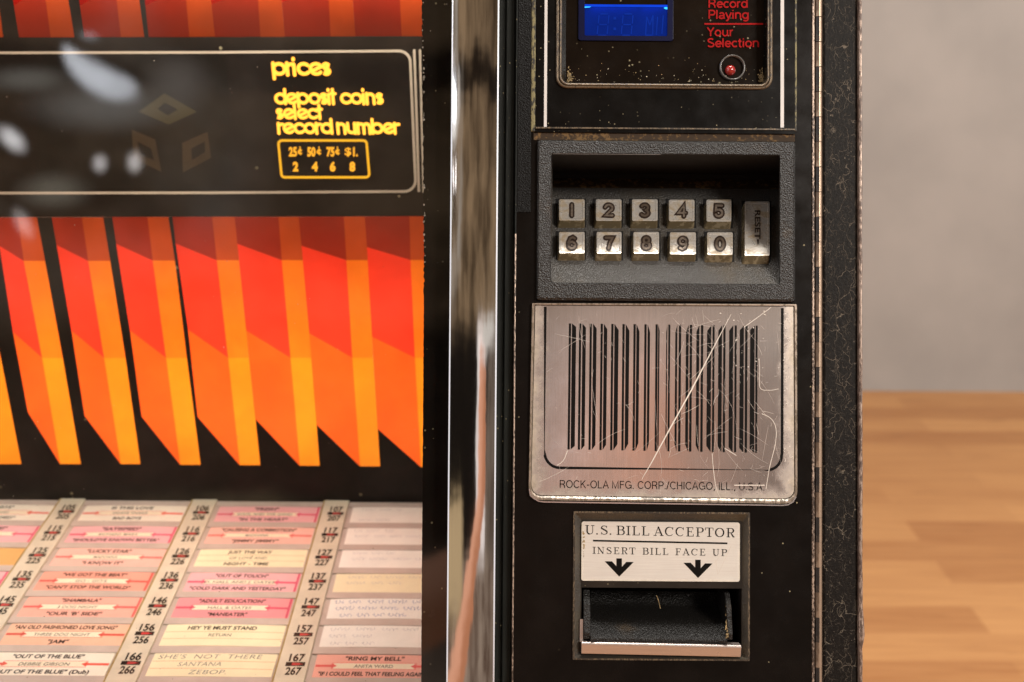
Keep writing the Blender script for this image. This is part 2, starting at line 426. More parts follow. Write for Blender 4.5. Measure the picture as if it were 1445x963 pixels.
def leatherette():
    m, nt, b = new_mat('cracked_black_leatherette')
    o = nt.obj()
    warp = nt.n('ShaderNodeTexNoise', {'Vector': o, 'Scale': 150.0, 'Detail': 3.0}, out=1)
    wv = nt.n('ShaderNodeVectorMath', {0: warp, 1: (0.5, 0.5, 0.5)}, operation='SUBTRACT')
    wv = nt.n('ShaderNodeVectorMath', {0: wv, 'Scale': 0.008}, operation='SCALE')
    p = nt.n('ShaderNodeVectorMath', {0: o, 1: wv}, operation='ADD')
    p = nt.map(p, rot=(0, R(35), 0), scale=(1.25, 1, 0.62))
    def crack(scale, wid, thr, seed):
        q = nt.map(p, loc=(seed, seed, seed))
        d = nt.n('ShaderNodeTexVoronoi', {'Vector': q, 'Scale': scale}, feature='DISTANCE_TO_EDGE')
        l = nt.ss(d, wid, wid * 0.25)
        msk = nt.ss(nt.noise(q, scale * 0.9, 3), thr, thr + 0.12)
        return nt.math('MULTIPLY', l, msk)
    c1 = crack(150, 0.020, 0.43, 1.3); c2 = crack(400, 0.042, 0.49, 4.1); c3 = crack(820, 0.09, 0.48, 7.7)
    k = nt.math('MAXIMUM', nt.math('MULTIPLY', c1, 0.55), nt.math('MAXIMUM', nt.math('MULTIPLY', c2, 0.27), nt.math('MULTIPLY', c3, 0.06)))
    sp = specks(nt, o, 700, 0.14, 0.5)
    k = nt.math('MAXIMUM', k, nt.math('MULTIPLY', sp, 0.7))
    col = nt.mix(nt.noise(o, 50, 4), (0.003, 0.0023, 0.0018, 1), (0.008, 0.006, 0.0046, 1))
    col = nt.mix(k, col, (0.23, 0.19, 0.145, 1))
    n = nt.noise(o, 900, 3)
    h = nt.math('ADD', nt.math('MULTIPLY', k, -1.0), nt.math('MULTIPLY', n, 0.6))
    setb(nt, b, base=col, rough=nt.math('MULTIPLY_ADD', n, 0.2, 0.42), spec=0.14, normal=bump(nt, h, 0.4, 0.0005))
    return m
M_leather = leatherette()
M_brass = worn('antique_brown_metal', (0.10, 0.066, 0.043, 1), (0.34, 0.245, 0.175, 1), 0.42, 220, 0.36, 0.55, (1, 1, 0.1))
M_hinge_black = worn('worn_black_metal', (0.02, 0.016, 0.014, 1), (0.11, 0.08, 0.06, 1), 0.42, 350, 0.35, 0.5)

# key caps: clear yellowed plastic over a bright foil
def keycap():
    m, nt, b = new_mat('foil_key_top')
    o = nt.obj()
    n = nt.noise(o, 170, 4, 0.6, 0.6); n2 = nt.noise(o, 420, 3)
    f = nt.ss(n, 0.42, 0.66)
    c = nt.mix(f, (0.80, 0.75, 0.68, 1), (0.45, 0.36, 0.25, 1))
    setb(nt, b, base=c, metal=nt.math('MULTIPLY_ADD', f, -0.4, 0.55), rough=nt.math('MULTIPLY_ADD', n2, 0.2, 0.20), coat=0.4, normal=bump(nt, n, 0.12, 0.001))
    return m
M_key = keycap()
M_keyside = worn('yellowed_clear_plastic', (0.13, 0.10, 0.055, 1), (0.36, 0.29, 0.18, 1), 0.4, 260, 0.18, 0.35, (1, 1, 1))
M_keyink2 = plain('foil_numeral', (0.30, 0.24, 0.19, 1), 0.3, 0.5, var=0.35, vscale=500)

# backlit printing: real translucent film in front of real tubes
def film(name, rgb, front_=0.05):
    m = bpy.data.materials.new(name); m.use_nodes = True; MATS[name] = m
    t = NT(m.node_tree); t.t.nodes.remove(t.t.nodes['Principled BSDF'])
    o = t.obj()
    n = t.noise(o, 22, 4, 0.6)
    a = tuple(x * 0.84 for x in rgb) + (1,); bb = tuple(min(1, x * 1.08) for x in rgb) + (1,)
    col = t.mix(t.ss(n, 0.3, 0.7), a, bb)
    tr = t.n('ShaderNodeBsdfTranslucent', {'Color': col})
    gl = t.n('ShaderNodeBsdfGlossy', {'Color': (1, 1, 1, 1), 'Roughness': 0.25})
    mx = t.n('ShaderNodeMixShader', {0: 0.03, 1: tr, 2: gl})
    t.t.links.new(mx, t.t.nodes['Material Output'].inputs[0])
    return m
FILM = {
 'red':     film('red_film', (1.00, 0.043, 0.016)),
 'orange':  film('orange_film', (1.00, 0.108, 0.010)),
 'amber':   film('amber_film', (1.00, 0.180, 0.009)),
 'yellow':  film('yellow_orange_film', (1.00, 0.255, 0.009)),
 'maroon':  film('maroon_film', (0.36, 0.022, 0.008)),
 'rust':    film('rust_film', (0.55, 0.066, 0.010)),
 'bright':  film('lemon_film', (1.00, 0.46, 0.030)),
 'gold':    film('gold_film', (0.62, 0.24, 0.012)),
}
M_printblack = black_gloss('black_film', base=(0.013, 0.010, 0.008, 1), rough=0.35, dust=0.1, dscale=120)
M_printblack2 = black_gloss('black_film_insert', base=(0.012, 0.010, 0.008, 1), rough=0.35, dust=0.1, dscale=120)
M_ghost = plain('unlit_amber_print', (0.034, 0.020, 0.008, 1), 0.5)
M_ghost2 = plain('unlit_olive_print', (0.040, 0.031, 0.009, 1), 0.5)

def glass_mat():
    m = bpy.data.materials.new('clear_glass'); m.use_nodes = True
    t = NT(m.node_tree); t.t.nodes.remove(t.t.nodes['Principled BSDF'])
    fr = t.n('ShaderNodeFresnel', {'IOR': 1.5})
    tr = t.n('ShaderNodeBsdfTransparent', {'Color': (0.985, 0.985, 0.98, 1)})
    gl = t.n('ShaderNodeBsdfGlossy', {'Color': (1, 1, 1, 1), 'Roughness': 0.0})
    mx = t.n('ShaderNodeMixShader', {0: fr, 1: tr, 2: gl})
    o = t.obj()
    s = t.math('MAXIMUM', specks(t, o, 120, 0.035, 0.5), specks(t, t.map(o, loc=(1, 2, 3)), 260, 0.05, 0.2))
    df = t.n('ShaderNodeBsdfDiffuse', {'Color': (0.5, 0.42, 0.33, 1)})
    mx2 = t.n('ShaderNodeMixShader', {0: t.math('MULTIPLY', s, 0.55), 1: mx, 2: df})
    t.t.links.new(mx2, t.t.nodes['Material Output'].inputs[0])
    return m
M_glass = glass_mat()

def emit(name, rgb, strength):
    m, nt, b = new_mat(name)
    n = nt.noise(nt.obj(), 120, 3)
    setb(nt, b, base=(0.002, 0.002, 0.01, 1), spec=0.0, emit=nt.mix(n, tuple(x * 0.7 for x in rgb) + (1,), tuple(x * 1.25 for x in rgb) + (1,)), es=strength)
    return m

# ------------------------------------------------------------------ the setting: wall and floor behind
def setting():
    m, nt, b = new_mat('painted_wall')
    o = nt.obj()
    c = nt.mix(nt.ss(nt.noise(o, 4.0, 5), 0.2, 0.8), S(160, 157, 154), S(176, 172, 168))
    setb(nt, b, base=c, rough=0.75, normal=bump(nt, nt.noise(o, 160, 3), 0.08, 0.002))
    m2, nt, b = new_mat('oak_laminate')
    o = nt.obj()
    br = nt.t.nodes.new('ShaderNodeTexBrick')
    br.offset = 0.37; br.inputs['Scale'].default_value = 1.0
    br.inputs['Brick Width'].default_value = 0.62; br.inputs['Row Height'].default_value = 0.088; br.inputs['Mortar Size'].default_value = 0.0008
    br.inputs['Color1'].default_value = (0, 0, 0, 1); br.inputs['Color2'].default_value = (1, 1, 1, 1); br.inputs['Mortar'].default_value = (0.3, 0.3, 0.3, 1)
    br.inputs['Bias'].default_value = 0.0
    nt.t.links.new(nt.map(o, loc=(0.21, 0.02, 0)), br.inputs['Vector'])
    plank = nt.n('ShaderNodeSeparateColor', {0: br.outputs[0]})
    g = nt.noise(nt.map(o, scale=(1.4, 34, 1)), 3.0, 5, 0.6, 0.4)
    f = nt.math('ADD', nt.math('MULTIPLY', plank, 0.32), nt.math('MULTIPLY', g, 0.86))
    c = nt.mix(nt.ss(f, 0.2, 0.95), (0.37, 0.145, 0.045, 1), (0.62, 0.31, 0.115, 1))
    c = nt.mix(nt.ss(nt.noise(nt.map(o, scale=(3, 30, 1), loc=(5, 2, 0)), 2.0, 4), 0.6, 0.75), c, (0.30, 0.115, 0.036, 1))
    setb(nt, b, base=c, rough=0.42)
    mb = MB(); Y = 3.02
    mb.box(-3, 6, Y, Y + 0.1, -0.02, 3.2)
    wl = mb.build('wall', m, world=True); wl['kind'] = 'structure'
    mb = MB(); mb.box(-4, 6, -4, Y + 0.05, -0.1, 0.0)
    fl = mb.build('floor', m2, world=True); fl['kind'] = 'structure'
setting()
l = bpy.data.lights.new('room_lamp', 'AREA'); l.energy = 44; l.color = (1.0, 0.95, 0.89); l.size = 1.6
o = bpy.data.objects.new('room_lamp', l); COL.objects.link(o)
o.matrix_world = Matrix.Translation((1.9, 1.2, 2.6)) @ Matrix.Rotation(R(20), 4, 'X')

# ------------------------------------------------------------------ the jukebox
J = bpy.data.objects.new('jukebox', None); COL.objects.link(J)
J.matrix_world = M
J['label'] = 'vintage black and chrome coin jukebox with glowing orange panel, keypad and bill slot'
J['category'] = 'jukebox'
TOP, BOT = -170, 1140          # the face runs on a little past the picture, above and below
zt, zb = P(722, TOP).z, P(722, BOT).z
def xat(u, y=0.0): return P(u, H_ / 2, y).x

# --- cabinet side with cracked leatherette front, and its metal edge
mb = MB()
mb.box(xat(1161), xat(1211.5), 0.001, 0.62, zb, zt)
cab = mb.build('side_cabinet', M_leather, J, bevel=0.0015)
mb = MB()
n = 70
rnd = random.Random(3)
loops = []
for k in range(n + 1):
    z = zb + (zt - zb) * k / n
    a = 0.00010 * rnd.uniform(-1, 1); bb = 0.00012 * rnd.uniform(-1, 1)
    loops.append([(xat(1211.2) + a * 0.4, 0.003, z), (xat(1211.6) + a, -0.0006, z), (xat(1214) + a, -0.0014 + bb, z), (xat(1216.6) + bb, -0.0004, z), (xat(1217.4) + bb, 0.004, z), (xat(1217.4), 0.62, z)])
# a dent in the moulding low down, as on the real one
for k, Lp in enumerate(loops):
    vz = Lp[0][2]; t = (vz - P(1213, 890).z) / 0.004
    if abs(t) < 1.6:
        q = math.cos(t / 1.6 * PI / 2)
        loops[k] = [(x + 0.0009 * q * (1 if i == 3 else -0.6 if i < 2 else 0.4), y - 0.0009 * q * (i in (2, 3)), z) for i, (x, y, z) in enumerate(Lp)]
mb.loft(loops, 0, closed=False)
mb.build('edge_moulding', worn('bare_edge_moulding', (0.10, 0.065, 0.05, 1), (0.42, 0.32, 0.26, 1), 0.50, 900, 0.35, 0.6), J, smooth=True)

# --- piano hinge: knuckles alternate between the two leaves
hinge_mb = MB(); hinge_mb.box(xat(1149.6), xat(1161.4), 0.0022, 0.004, zb, zt)
hinge = hinge_mb.build('hinge', M_hinge_black, J)
rad = (xat(1161) - xat(1150)) / 2; cx = xat(1155.5)
pv = 35.33
def knuckle(kind):
    mb = MB(); zs = P(1155, 0).z - P(1155, pv).z - 0.00035
    prof = []
    a0, a1 = 175, 365
    loops = []
    for z in (0, zs):
        loops.append([(rad * math.cos(R(a)), rad * math.sin(R(a)), z) for a in range(a0, a1 + 1, 10)])
    i = len(mb.v)
    nn = len(loops[0])
    mb.v += loops[0] + loops[1]
    for j in range(nn - 1):
        mb.f.append((j, j + 1, j + 1 + nn, j + nn)); ang = a0 + j * 10
        mb.m.append(1 if (kind == 1 and ang < 275) else 0)
    mb.face(loops[1], 2); mb.face(list(reversed(loops[0])), 2)
    o = mb.build('knuckle', [M_brass, M_hinge_black, M_void], hinge, smooth=True)
    return o
protos = [knuckle(0), knuckle(1)]
k0 = 0
for k in range(-4, 32):
    v = 23.5 + pv * k
    z = P(1155, v + pv).z
    if not (zb < z < zt - 0.013): continue
    kind = 0 if k % 2 else 1
    if protos[kind].get('used'):
        o = protos[kind].copy(); COL.objects.link(o); o.parent = hinge
    else:
        o = protos[kind]; o['used'] = 1
    o.location = (cx, 0.0012, z)
for o in bpy.data.objects:
    if 'used' in o: del o['used']

# --- the door: black sheet with openings for display, keypad and bill slot
hole_d = rect(790, -90, 1084, 121, 0); hole_k = rect(772, 211, 1106, 407, 0); hole_b = rect(809.5, 723.5, 1057.5, 931.5, 0)
mb = MB()
plate_holes(mb, xat(727.5), xat(1145.5), zb, zt, [hole_d, hole_k, hole_b], 0.0, 0.003)
door = mb.build('door_panel', M_gloss, J)
mb = MB(); mb.box(xat(725.3), xat(727.5), -0.0008, 0.006, zb, P(727, 330).z)
mb.box(xat(1145.5), xat(1148.9), -0.0007, 0.004, zb, zt)
mb.build('door_edge', M_edge, door, bevel=0.0003)
mb = MB(); mb.box(xat(725.3), xat(727.5), -0.0006, 0.006, P(727, 330).z, zt)
mb.build('door_edge', M_channel, door, bevel=0.0003)
# grained strip beside the controls, upper half
mb = MB(); mb.boxuv(731, TOP, 750.5, 300, -0.0006, 0.0002)
mb.build('grained_strip', black_grain('fine_black_grain', (0.003, 0.0027, 0.0024, 1), 1900, 0.6, 0.46, 0.1, spec=0.16), door, bevel=0.0002)

# --- channel between door and chrome trim
mb = MB()
mb.box(xat(700), xat(712), 0.007, 0.012, zb, zt)
mb.box(xat(711.5), xat(725.3), 0.0035, 0.012, zb, zt)
mb.build('side_channel', M_channel, J, bevel=0.001)

# --- chrome trim: shallow convex face with polished bevels
mb = MB()
def trim_x(u, z):                                    # the strip leans very slightly
    return xat(u)
uL, uR = 634.6, 701.3
xs0, xs1 = xat(uL), xat(uR)
prof = [(xs0, 0.004), (xs0, -0.0048), (xs0 + 0.0007, -0.0052)]
wd = (xs1 - 0.0007) - (xs0 + 0.0007)
for k in range(1, 16):
    t = k / 16; x = xs0 + 0.0007 + wd * t
    prof.append((x, -0.0052 - 4 * 0.00085 * t * (1 - t)))
prof += [(xs1 - 0.0007, -0.0052), (xs1, -0.0048), (xs1, 0.009)]
nz = 60
loops = []
for k in range(nz + 1):
    z = zb + (zt - zb) * k / nz
    loops.append([(x, y, z) for x, y in prof])
def strip_of(js, m, smooth):
    base = len(mb.v); n_ = len(js)
    mb.v += [Lp[j] for Lp in loops for j in js]
    for k in range(nz):
        for j in range(n_ - 1):
            a = base + k * n_ + j
            mb.f.append((a, a + 1, a + 1 + n_, a + n_)); mb.m.append(m)
npf = len(prof)
strip_of(list(range(2, npf - 2)), 0, True)
strip_of([0, 1], 0, False); strip_of([1, 2], 1, False); strip_of([npf - 3, npf - 2], 1, False); strip_of([npf - 2, npf - 1], 0, False)
ct = mb.build('chrome_trim', [M_chrome, M_chrome_edge], J, smooth=True)

# --- glass pane over the left, with its black painted border
mb = MB()
mb.box(xat(-220), xat(636), 0.0035, 0.0075, zb, zt)
gp = mb.build('glass_pane', M_glass, J)
mb = MB()
rnd = random.Random(11)
edge = []
v = TOP
while v <= BOT:
    j = rnd.uniform(-0.9, 0.9) if v < 420 else rnd.uniform(-0.25, 0.25)
    base_ = 595.5 if v < 60 else 596 + 2.0 * min(1, (v - 60) / 330) if v < 420 else 598 - 3.5 * min(1, (v - 420) / 500)
    edge.append((base_ + j + (0.7 if rnd.random() < 0.06 and v < 420 else 0), v)); v += 3.0
pl = front(0.0078)
vs = [pl(*e) for e in edge] + [pl(640, e[1]) for e in edge]
nn = len(edge)
mb.mesh(vs, [(i, i + 1, nn + i + 1, nn + i) for i in range(nn - 1)], 0)
bk = [(q[0], q[1] + 0.0006, q[2]) for q in vs]
mb.mesh(bk, [(i, nn + i, nn + i + 1, i + 1) for i in range(nn - 1)], 0)
mb.mesh(vs[:nn] + bk[:nn], [(i, nn + i, nn + i + 1, i + 1) for i in range(nn - 1)], 1)
for k in range(34):                                   # chipped paint along the edge
    e = edge[rnd.randrange(int(130 / 3), int(560 / 3))]
    s = rnd.uniform(0.5, 1.6)
    q = front(0.0077)
    mb.face([q(e[0] + 1.2 + s * math.cos(t), e[1] + s * 1.5 * math.sin(t) * rnd.uniform(0.6, 1.2)) for t in (0, 1.2, 2.3, 3.4, 4.6, 5.5)], 1)
mb.build('glass_border', [M_border, plain('paint_chip', (0.42, 0.38, 0.32, 1), 0.7, var=0.4, vscale=900)], J)

# slab-serif capitals drawn stroke by stroke, capital height 1
def serif_letter(ch):
    T, t = 0.15, 0.065
    st_ = []
    def stem(x, y0=0.0, y1=1.0, w=T): st_.append(([(x, y0), (x, y1)], w))
    def ser(x, y, hw=0.17): st_.append(([(x - hw, y + (t / 2 if y == 0 else -t / 2)), (x + hw, y + (t / 2 if y == 0 else -t / 2))], t))
    def hor(x0, x1, y, w=t): st_.append(([(x0, y), (x1, y)], w))
    def crv(pts, w): st_.append((pts, w))
    if ch == 'I': stem(.2); ser(.2, 0, .2); ser(.2, 1, .2); return st_, .42
    if ch == 'L': stem(.22); ser(.22, 0); ser(.22, 1, .2); hor(.2, .72, t / 2); stem(.70, 0, .27, t); return st_, .78
    if ch == 'E': stem(.22); ser(.22, 0); ser(.22, 1); hor(.2, .72, t / 2); stem(.70, 0, .26, t); hor(.2, .68, 1 - t / 2); stem(.66, .76, 1, t); hor(.22, .52, .52); stem(.52, .42, .62, t); return st_, .80
    if ch == 'F': stem(.22); ser(.22, 0, .2); ser(.22, 1); hor(.2, .68, 1 - t / 2); stem(.66, .74, 1, t); hor(.22, .52, .5); stem(.52, .40, .60, t); return st_, .74
    if ch == 'T': stem(.40); ser(.40, 0, .2); hor(.03, .77, 1 - t / 2); stem(.05, .72, 1, t); stem(.75, .72, 1, t); return st_, .80
    if ch == 'U': crv([(.20, .96), (.20, .36)] + arc(.46, .33, .26, 180, 270, 6, .29), [T] * 8 + [.08]); crv(arc(.46, .33, .26, 270, 360, 6, .29) + [(.72, .96)], t); ser(.20, 1); ser(.72, 1, .15); return st_, .92
    if ch == 'N': stem(.16, 0, 1, t); stem(.74, 0, 1, t); st_.append(([(.14, .98), (.75, .02)], T)); ser(.16, 0, .15); ser(.74, 1, .15); hor(.0, .2, 1 - t / 2); return st_, .92
    if ch == 'A': st_.append(([(.14, .02), (.44, 1)], t)); st_.append(([(.42, 1), (.78, .02)], T)); hor(.24, .64, .32); ser(.14, 0, .14); ser(.76, 0, .17); return st_, .92
    if ch in 'PRB':
        stem(.22); ser(.22, 0); ser(.22, 1)
        y0 = .46 if ch != 'B' else .52
        hor(.2, .50, 1 - t / 2); hor(.2, .50, y0 + t / 2)
        crv(arc(.48, (1 + y0) / 2, .22, 90, -90, 10, (1 - y0) / 2 - t / 2), [t, .08, .10, .13, T, T, T, .13, .10, .08, t])
        if ch == 'R': st_.append(([(.46, y0), (.62, .18), (.68, .06), (.80, .04)], [.09, T, .13, t])); return st_, .86
        if ch == 'B':
            hor(.2, .52, t / 2); crv(arc(.50, (y0 + t) / 2, .25, 90, -90, 10, (y0 + t) / 2 - t / 2), [t, .08, .10, .13, T, T, T, .13, .10, .08, t]); return st_, .84
        return st_, .78
    if ch == 'O': st_.append((arc(.46, .5, .37, 90, 450, 28, .46), [t + (T - t) * abs(math.sin(R(360 * k / 28))) for k in range(29)])); return st_, .94
    if ch == 'C':
        st_.append((arc(.46, .5, .37, 42, 318, 22, .46), [t + (T - t) * max(0, math.sin(R(12.5 * k + 5 - 42 + 0))) ** 1 if 3 < k < 19 else t for k in range(23)])); stem(.76, .68, .96, t); return st_, .88
    if ch == 'S':
        pts = arc(.40, .745, .245, 35, 200, 9, .21) + [(.30, .60), (.50, .47)] + arc(.40, .265, .265, 30, -150, 10, .23)
        st_.append((pts, [t] * 5 + [.1] * 3 + [T] * 6 + [.11] * 3 + [t] * (len(pts) - 17))); stem(.62, .74, .97, t); stem(.15, .03, .27, t); return st_, .78
    if ch == '.': st_.append(([(.10, 0), (.10, .15)], .15)); return st_, .26
    return st_, 0.42
def sans_letter(ch):
    """plain grotesque letters as centre lines, capital height 1"""
    D = {
     'R': ([[(.09, 0), (.09, .95), (.42, .95)] + arc(.42, .72, .22, 90, -90, 8, .23) + [(.09, .49)], [(.40, .49), (.60, .30), (.64, 0)]], .76),
     'O': ([arc(.42, .5, .36, 0, 360, 26, .46)], .86), 'C': ([arc(.42, .5, .35, 38, 322, 20, .46)], .80),
     'K': ([[(.09, 0), (.09, 1)], [(.62, 1), (.10, .40)], [(.28, .60), (.66, 0)]], .72), '-': ([[(.04, .40), (.36, .40)]], .42),
     'L': ([[(.09, 1), (.09, .05), (.54, .05)]], .60), 'A': ([[(.03, 0), (.36, 1), (.69, 0)], [(.14, .33), (.58, .33)]], .74),
     'M': ([[(.09, 0), (.09, .97), (.43, .05), (.77, .97), (.77, 0)]], .90), 'F': ([[(.09, 0), (.09, .95), (.57, .95)], [(.09, .52), (.52, .52)]], .62),
     'G': ([arc(.42, .5, .35, 40, 318, 20, .46), [(.46, .46), (.76, .46), (.76, .02)]], .86), '.': ([[(.12, 0), (.12, .12)]], .26), ',': ([[(.14, .12), (.14, .02), (.08, -.14)]], .26),
     'P': ([[(.09, 0), (.09, .95), (.40, .95)] + arc(.40, .70, .22, 90, -90, 8, .25) + [(.09, .45)]], .68), '/': ([[(.0, -.02), (.30, 1.02)]], .34),
     'H': ([[(.09, 0), (.09, 1)], [(.65, 0), (.65, 1)], [(.09, .52), (.65, .52)]], .76), 'I': ([[(.10, 0), (.10, 1)]], .22),
     'U': ([[(.09, 1), (.09, .34)] + arc(.37, .34, .28, 180, 360, 10, .30) + [(.65, 1)]], .76),
     'S': ([arc(.34, .735, .25, 30, 215, 9, .22) + [(.30, .55), (.42, .47)] + arc(.34, .265, .28, 40, -160, 10, .22)], .70),
     'Y': ([[(.02, 1), (.34, .48), (.66, 1)], [(.34, .48), (.34, 0)]], .66),
     'e': ([[(.08, .37)] + arc(.32, .36, .25, 5, 320, 16, .31)], .60), 'c': ([arc(.32, .36, .25, 45, 318, 14, .31)], .56),
     'o': ([arc(.33, .36, .26, 0, 360, 20, .31)], .64), 'r': ([[(.10, 0), (.10, .72)], arc(.34, .42, .24, 180, 85, 6, .26)], .38),
     'd': ([arc(.32, .36, .25, 0, 360, 20, .31), [(.58, 0), (.58, 1)]], .68), 'l': ([[(.10, 0), (.10, 1)]], .22), 'i': ([[(.10, 0), (.10, .72)], [(.10, .88), (.10, 1)]], .22),
     'a': ([arc(.30, .50, .21, 160, 0, 7, .18) + [(.51, .12), (.58, .02)], [(.51, .40)] + arc(.28, .20, .20, 70, 330, 10, .16)], .62),
     'y': ([[(.03, .72), (.30, .04)], [(.56, .72), (.30, .02), (.20, -.19), (.05, -.22)]], .58),
     'n': ([[(.10, 0), (.10, .72)], arc(.33, .44, .23, 180, 0, 9, .24) + [(.56, 0)]], .66), 'u': ([[(.10, .72), (.10, .28)] + arc(.33, .28, .23, 180, 360, 9, .24), [(.56, .72), (.56, 0)]], .66),
     'g': ([arc(.32, .36, .25, 0, 360, 20, .31), [(.58, .72), (.58, .0)] + arc(.33, -.02, .25, 0, -140, 8, .21)], .68),
     't': ([[(.17, .95), (.17, .14), (.22, .05), (.34, .04)], [(.02, .68), (.34, .68)]], .38)}
    return D.get(ch, ([], .28))
def sans_text(mb, fn, body, x0, x1, y0, cap, w_, slope=0.0, gap=0.04, m=0):
    adv = []; tot = 0
    for ch in body:
        s_, a = sans_letter(ch); adv.append((s_, tot)); tot += a + gap
    k = (x1 - x0) / (tot - gap); n_ = 0
    for s_, off in adv:
        for pts in s_:
            n_ += 1
            ribbon(mb, fn, [(x0 + (off + x) * k, y0 + slope * (off + x) * k - y * cap) for x, y in pts], w_ * cap, m, h=n_ * 5e-7)
def serif_text(mb, fn, body, x0, x1, y0, cap, slope, gap=0.10, space=0.42, m=0):
    adv = []; tot = 0
    for ch in body:
        s_, a = serif_letter(ch); a = space if ch == ' ' else a; adv.append((s_, a, tot)); tot += a + gap
    k = (x1 - x0) / (tot - gap)
    hk = 0
    for (s_, a, off) in adv:
        for (pts, wd_) in s_:
            hk += 1
            q = [(x0 + (off + px) * k, y0 + slope * (off + px) * k - py * cap) for px, py in pts]
            ww = [v_ * cap for v_ in wd_] if isinstance(wd_, list) else wd_ * cap
            ribbon(mb, fn, q, ww, m, h=hk * 4e-7)
# ------------------------------------------------------------------ controls on the door
# --- display panel
mb = MB()
plate_holes(mb, *rect(757, TOP, 1122, 188, -0.0014), [rect(791, -90, 1083, 120, -0.0014)], -0.0014, -0.0001)
disp = mb.build('display_panel', M_panelblack, J)
for (u0, u1) in ((768.6, 772.6), (1101.6, 1106.4)):
    mb = MB(); mb.boxuv(u0, TOP, u1, 180.3, -0.0017, -0.0013)
    mb.build('white_line', M_white, disp)
mb = MB(); mb.boxuv(756, 180.6, 1122, 182.6, -0.0022, -0.0012)
mb.build('bottom_edge', M_edge_dark, disp)
mb = MB()
for (u0, u1) in ((750.3, 756.6), (1119.8, 1124.8)):
    mb = MB(); mb.boxuv(u0, TOP, u1, 186, -0.0012, 0.0003)
    mb.build('side_rail', M_edge_gold, disp, bevel=0.0005)
mb = MB()
mb.boxuv(753, 188.6, 1121.5, 199, -0.0002, 0.0002)  # brown strip across the gap below the display
mb.build('brown_gap', M_brown_mottle, disp)
# window bezel: two raised lips round a recessed face
def lip(mb, u0, u1, vb, r, w, y0, y1, m=0):
    rs = (r, r, 2, 2)
    Ls = []
    for (d, y) in ((0, y0), (w * 0.3, y1), (w * 0.7, y1), (w, y0 + 0.0003)):
        Ls.append(rruv(u0 + d, TOP + d, u1 - d, vb - d, (max(1, r - d), max(1, r - d), 2, 2), y, 8))
    mb.loft(Ls, m)
mb = MB()
lip(mb, 785, 1090.5, 126, 17, 5, -0.0013, -0.0030)
lip(mb, 789.5, 1086.5, 122.4, 14, 4, -0.0013, -0.0034, 1)
inn = [rruv(793.5, TOP + 4, 1082.5, 118.5, (10, 10, 2, 2), -0.0012, 8), rruv(799, TOP + 8, 1078, 117.5, (7, 7, 2, 2), 0.004, 8)]
mb.loft(inn, 2)
mb.build('window_bezel', [M_edge_dark, M_edge_dark, M_panelblack], disp, smooth=True)
mb = MB(); mb.boxuv(786, TOP, 1090, 125, 0.0045, 0.0060)
face = mb.build('window_face', black_gloss('window_black', (0.007, 0.0045, 0.003, 1), 0.16, 0.9, 300), disp)
fp = front(0.0040)
mb = MB()
sans_text(mb, fp, 'Record', 999.5, 1055.5, 11.2, 12.4, 0.17)
sans_text(mb, fp, 'Playing', 999.5, 1057, 26.8, 12.4, 0.17)
sans_text(mb, fp, 'Your', 998, 1034.5, 51.3, 12.4, 0.16, gap=0.08)
sans_text(mb, fp, 'Selection', 998, 1071.5, 66.8, 12.4, 0.17)
ribbon(mb, fp, [(994, 34.0), (1077, 34.0)], 2.3)
mb.build('red_lettering', M_red_ink, face)
# blue readout
M_blueframe = plain('blue_display_frame', (0.004, 0.005, 0.030, 1), 0.3, spec=0.2)
mb = MB(); mb.loft([rruv(815.5, -40, 950.5, 58.5, 4, 0.0046), rruv(816.5, -39, 949.5, 57.5, 4, 0.0034), rruv(825, -31, 942, 51, 2, 0.0034), rruv(825.5, -30, 941.5, 50.5, 2, 0.0044)], 0)
scr = mb.build('readout_screen', M_blueframe, face)
m, nt, b = new_mat('blue_lcd')
o_ = nt.obj()
lc = nt.noise(o_, 90, 4)
setb(nt, b, base=(0.002, 0.006, 0.05, 1), rough=0.5, spec=0.0, emit=nt.mix(lc, (0.001, 0.007, 0.095, 1), (0.0025, 0.016, 0.185, 1)), es=1.0)
mb = MB(); mb.boxuv(825, 6.5, 942, 51, 0.0041, 0.0045)
mb.build('lcd_glass', m, scr)
M_seg = emit('dim_segment', (0.004, 0.030, 0.30), 1.0)
sp_ = front(0.00395)
mb = MB()
def seg7(u, v, wd, ht, lean=3.0):
    def q(a, b): return (u + wd * a + lean * (1 - b) , v + ht * b)
    for a in (((0.12, 0), (0.88, 0)), ((0.12, .5), (0.88, .5)), ((0.12, 1), (0.88, 1)), ((0, .06), (0, .45)), ((1, .06), (1, .45)), ((0, .55), (0, .94)), ((1, .55), (1, .94))):
        ribbon(mb, sp_, [q(*a[0]), q(*a[1])], 1.6)
seg7(842.5, 20, 14, 30); seg7(876.5, 20, 14, 30)
for vv in (26, 41): ribbon(mb, sp_, [(867.5, vv - 1.8), (867.5, vv + 1.8)], 3.6)
for a in (((911, 50), (912.5, 24)), ((921, 50), (921.5, 22)), ((912.5, 24), (917, 36)), ((917, 36), (921.5, 22)), ((926, 50), (928, 24)), ((911, 50), (921, 50)), ((934, 48), (936, 22))): ribbon(mb, sp_, list(a), 1.8)
mb.build('digit_segments', M_seg, scr)
M_bl = emit('blue_light_guide', (0.004, 0.06, 0.75), 1.0)
M_bl2 = emit('blue_led', (0.03, 0.42, 1.0), 2.2)
mb = MB(); mb.boxuv(825, 6.8, 942, 9.6, 0.0036, 0.0044, 0)
mb.build('light_guide', M_bl, scr)
mb = MB()
mb.face([sp_(825.2, 7.3), sp_(836, 8.8), sp_(832, 10.6), sp_(825.2, 11.3)], 0)
mb.build('end_led', M_bl2, scr)
mb = MB()
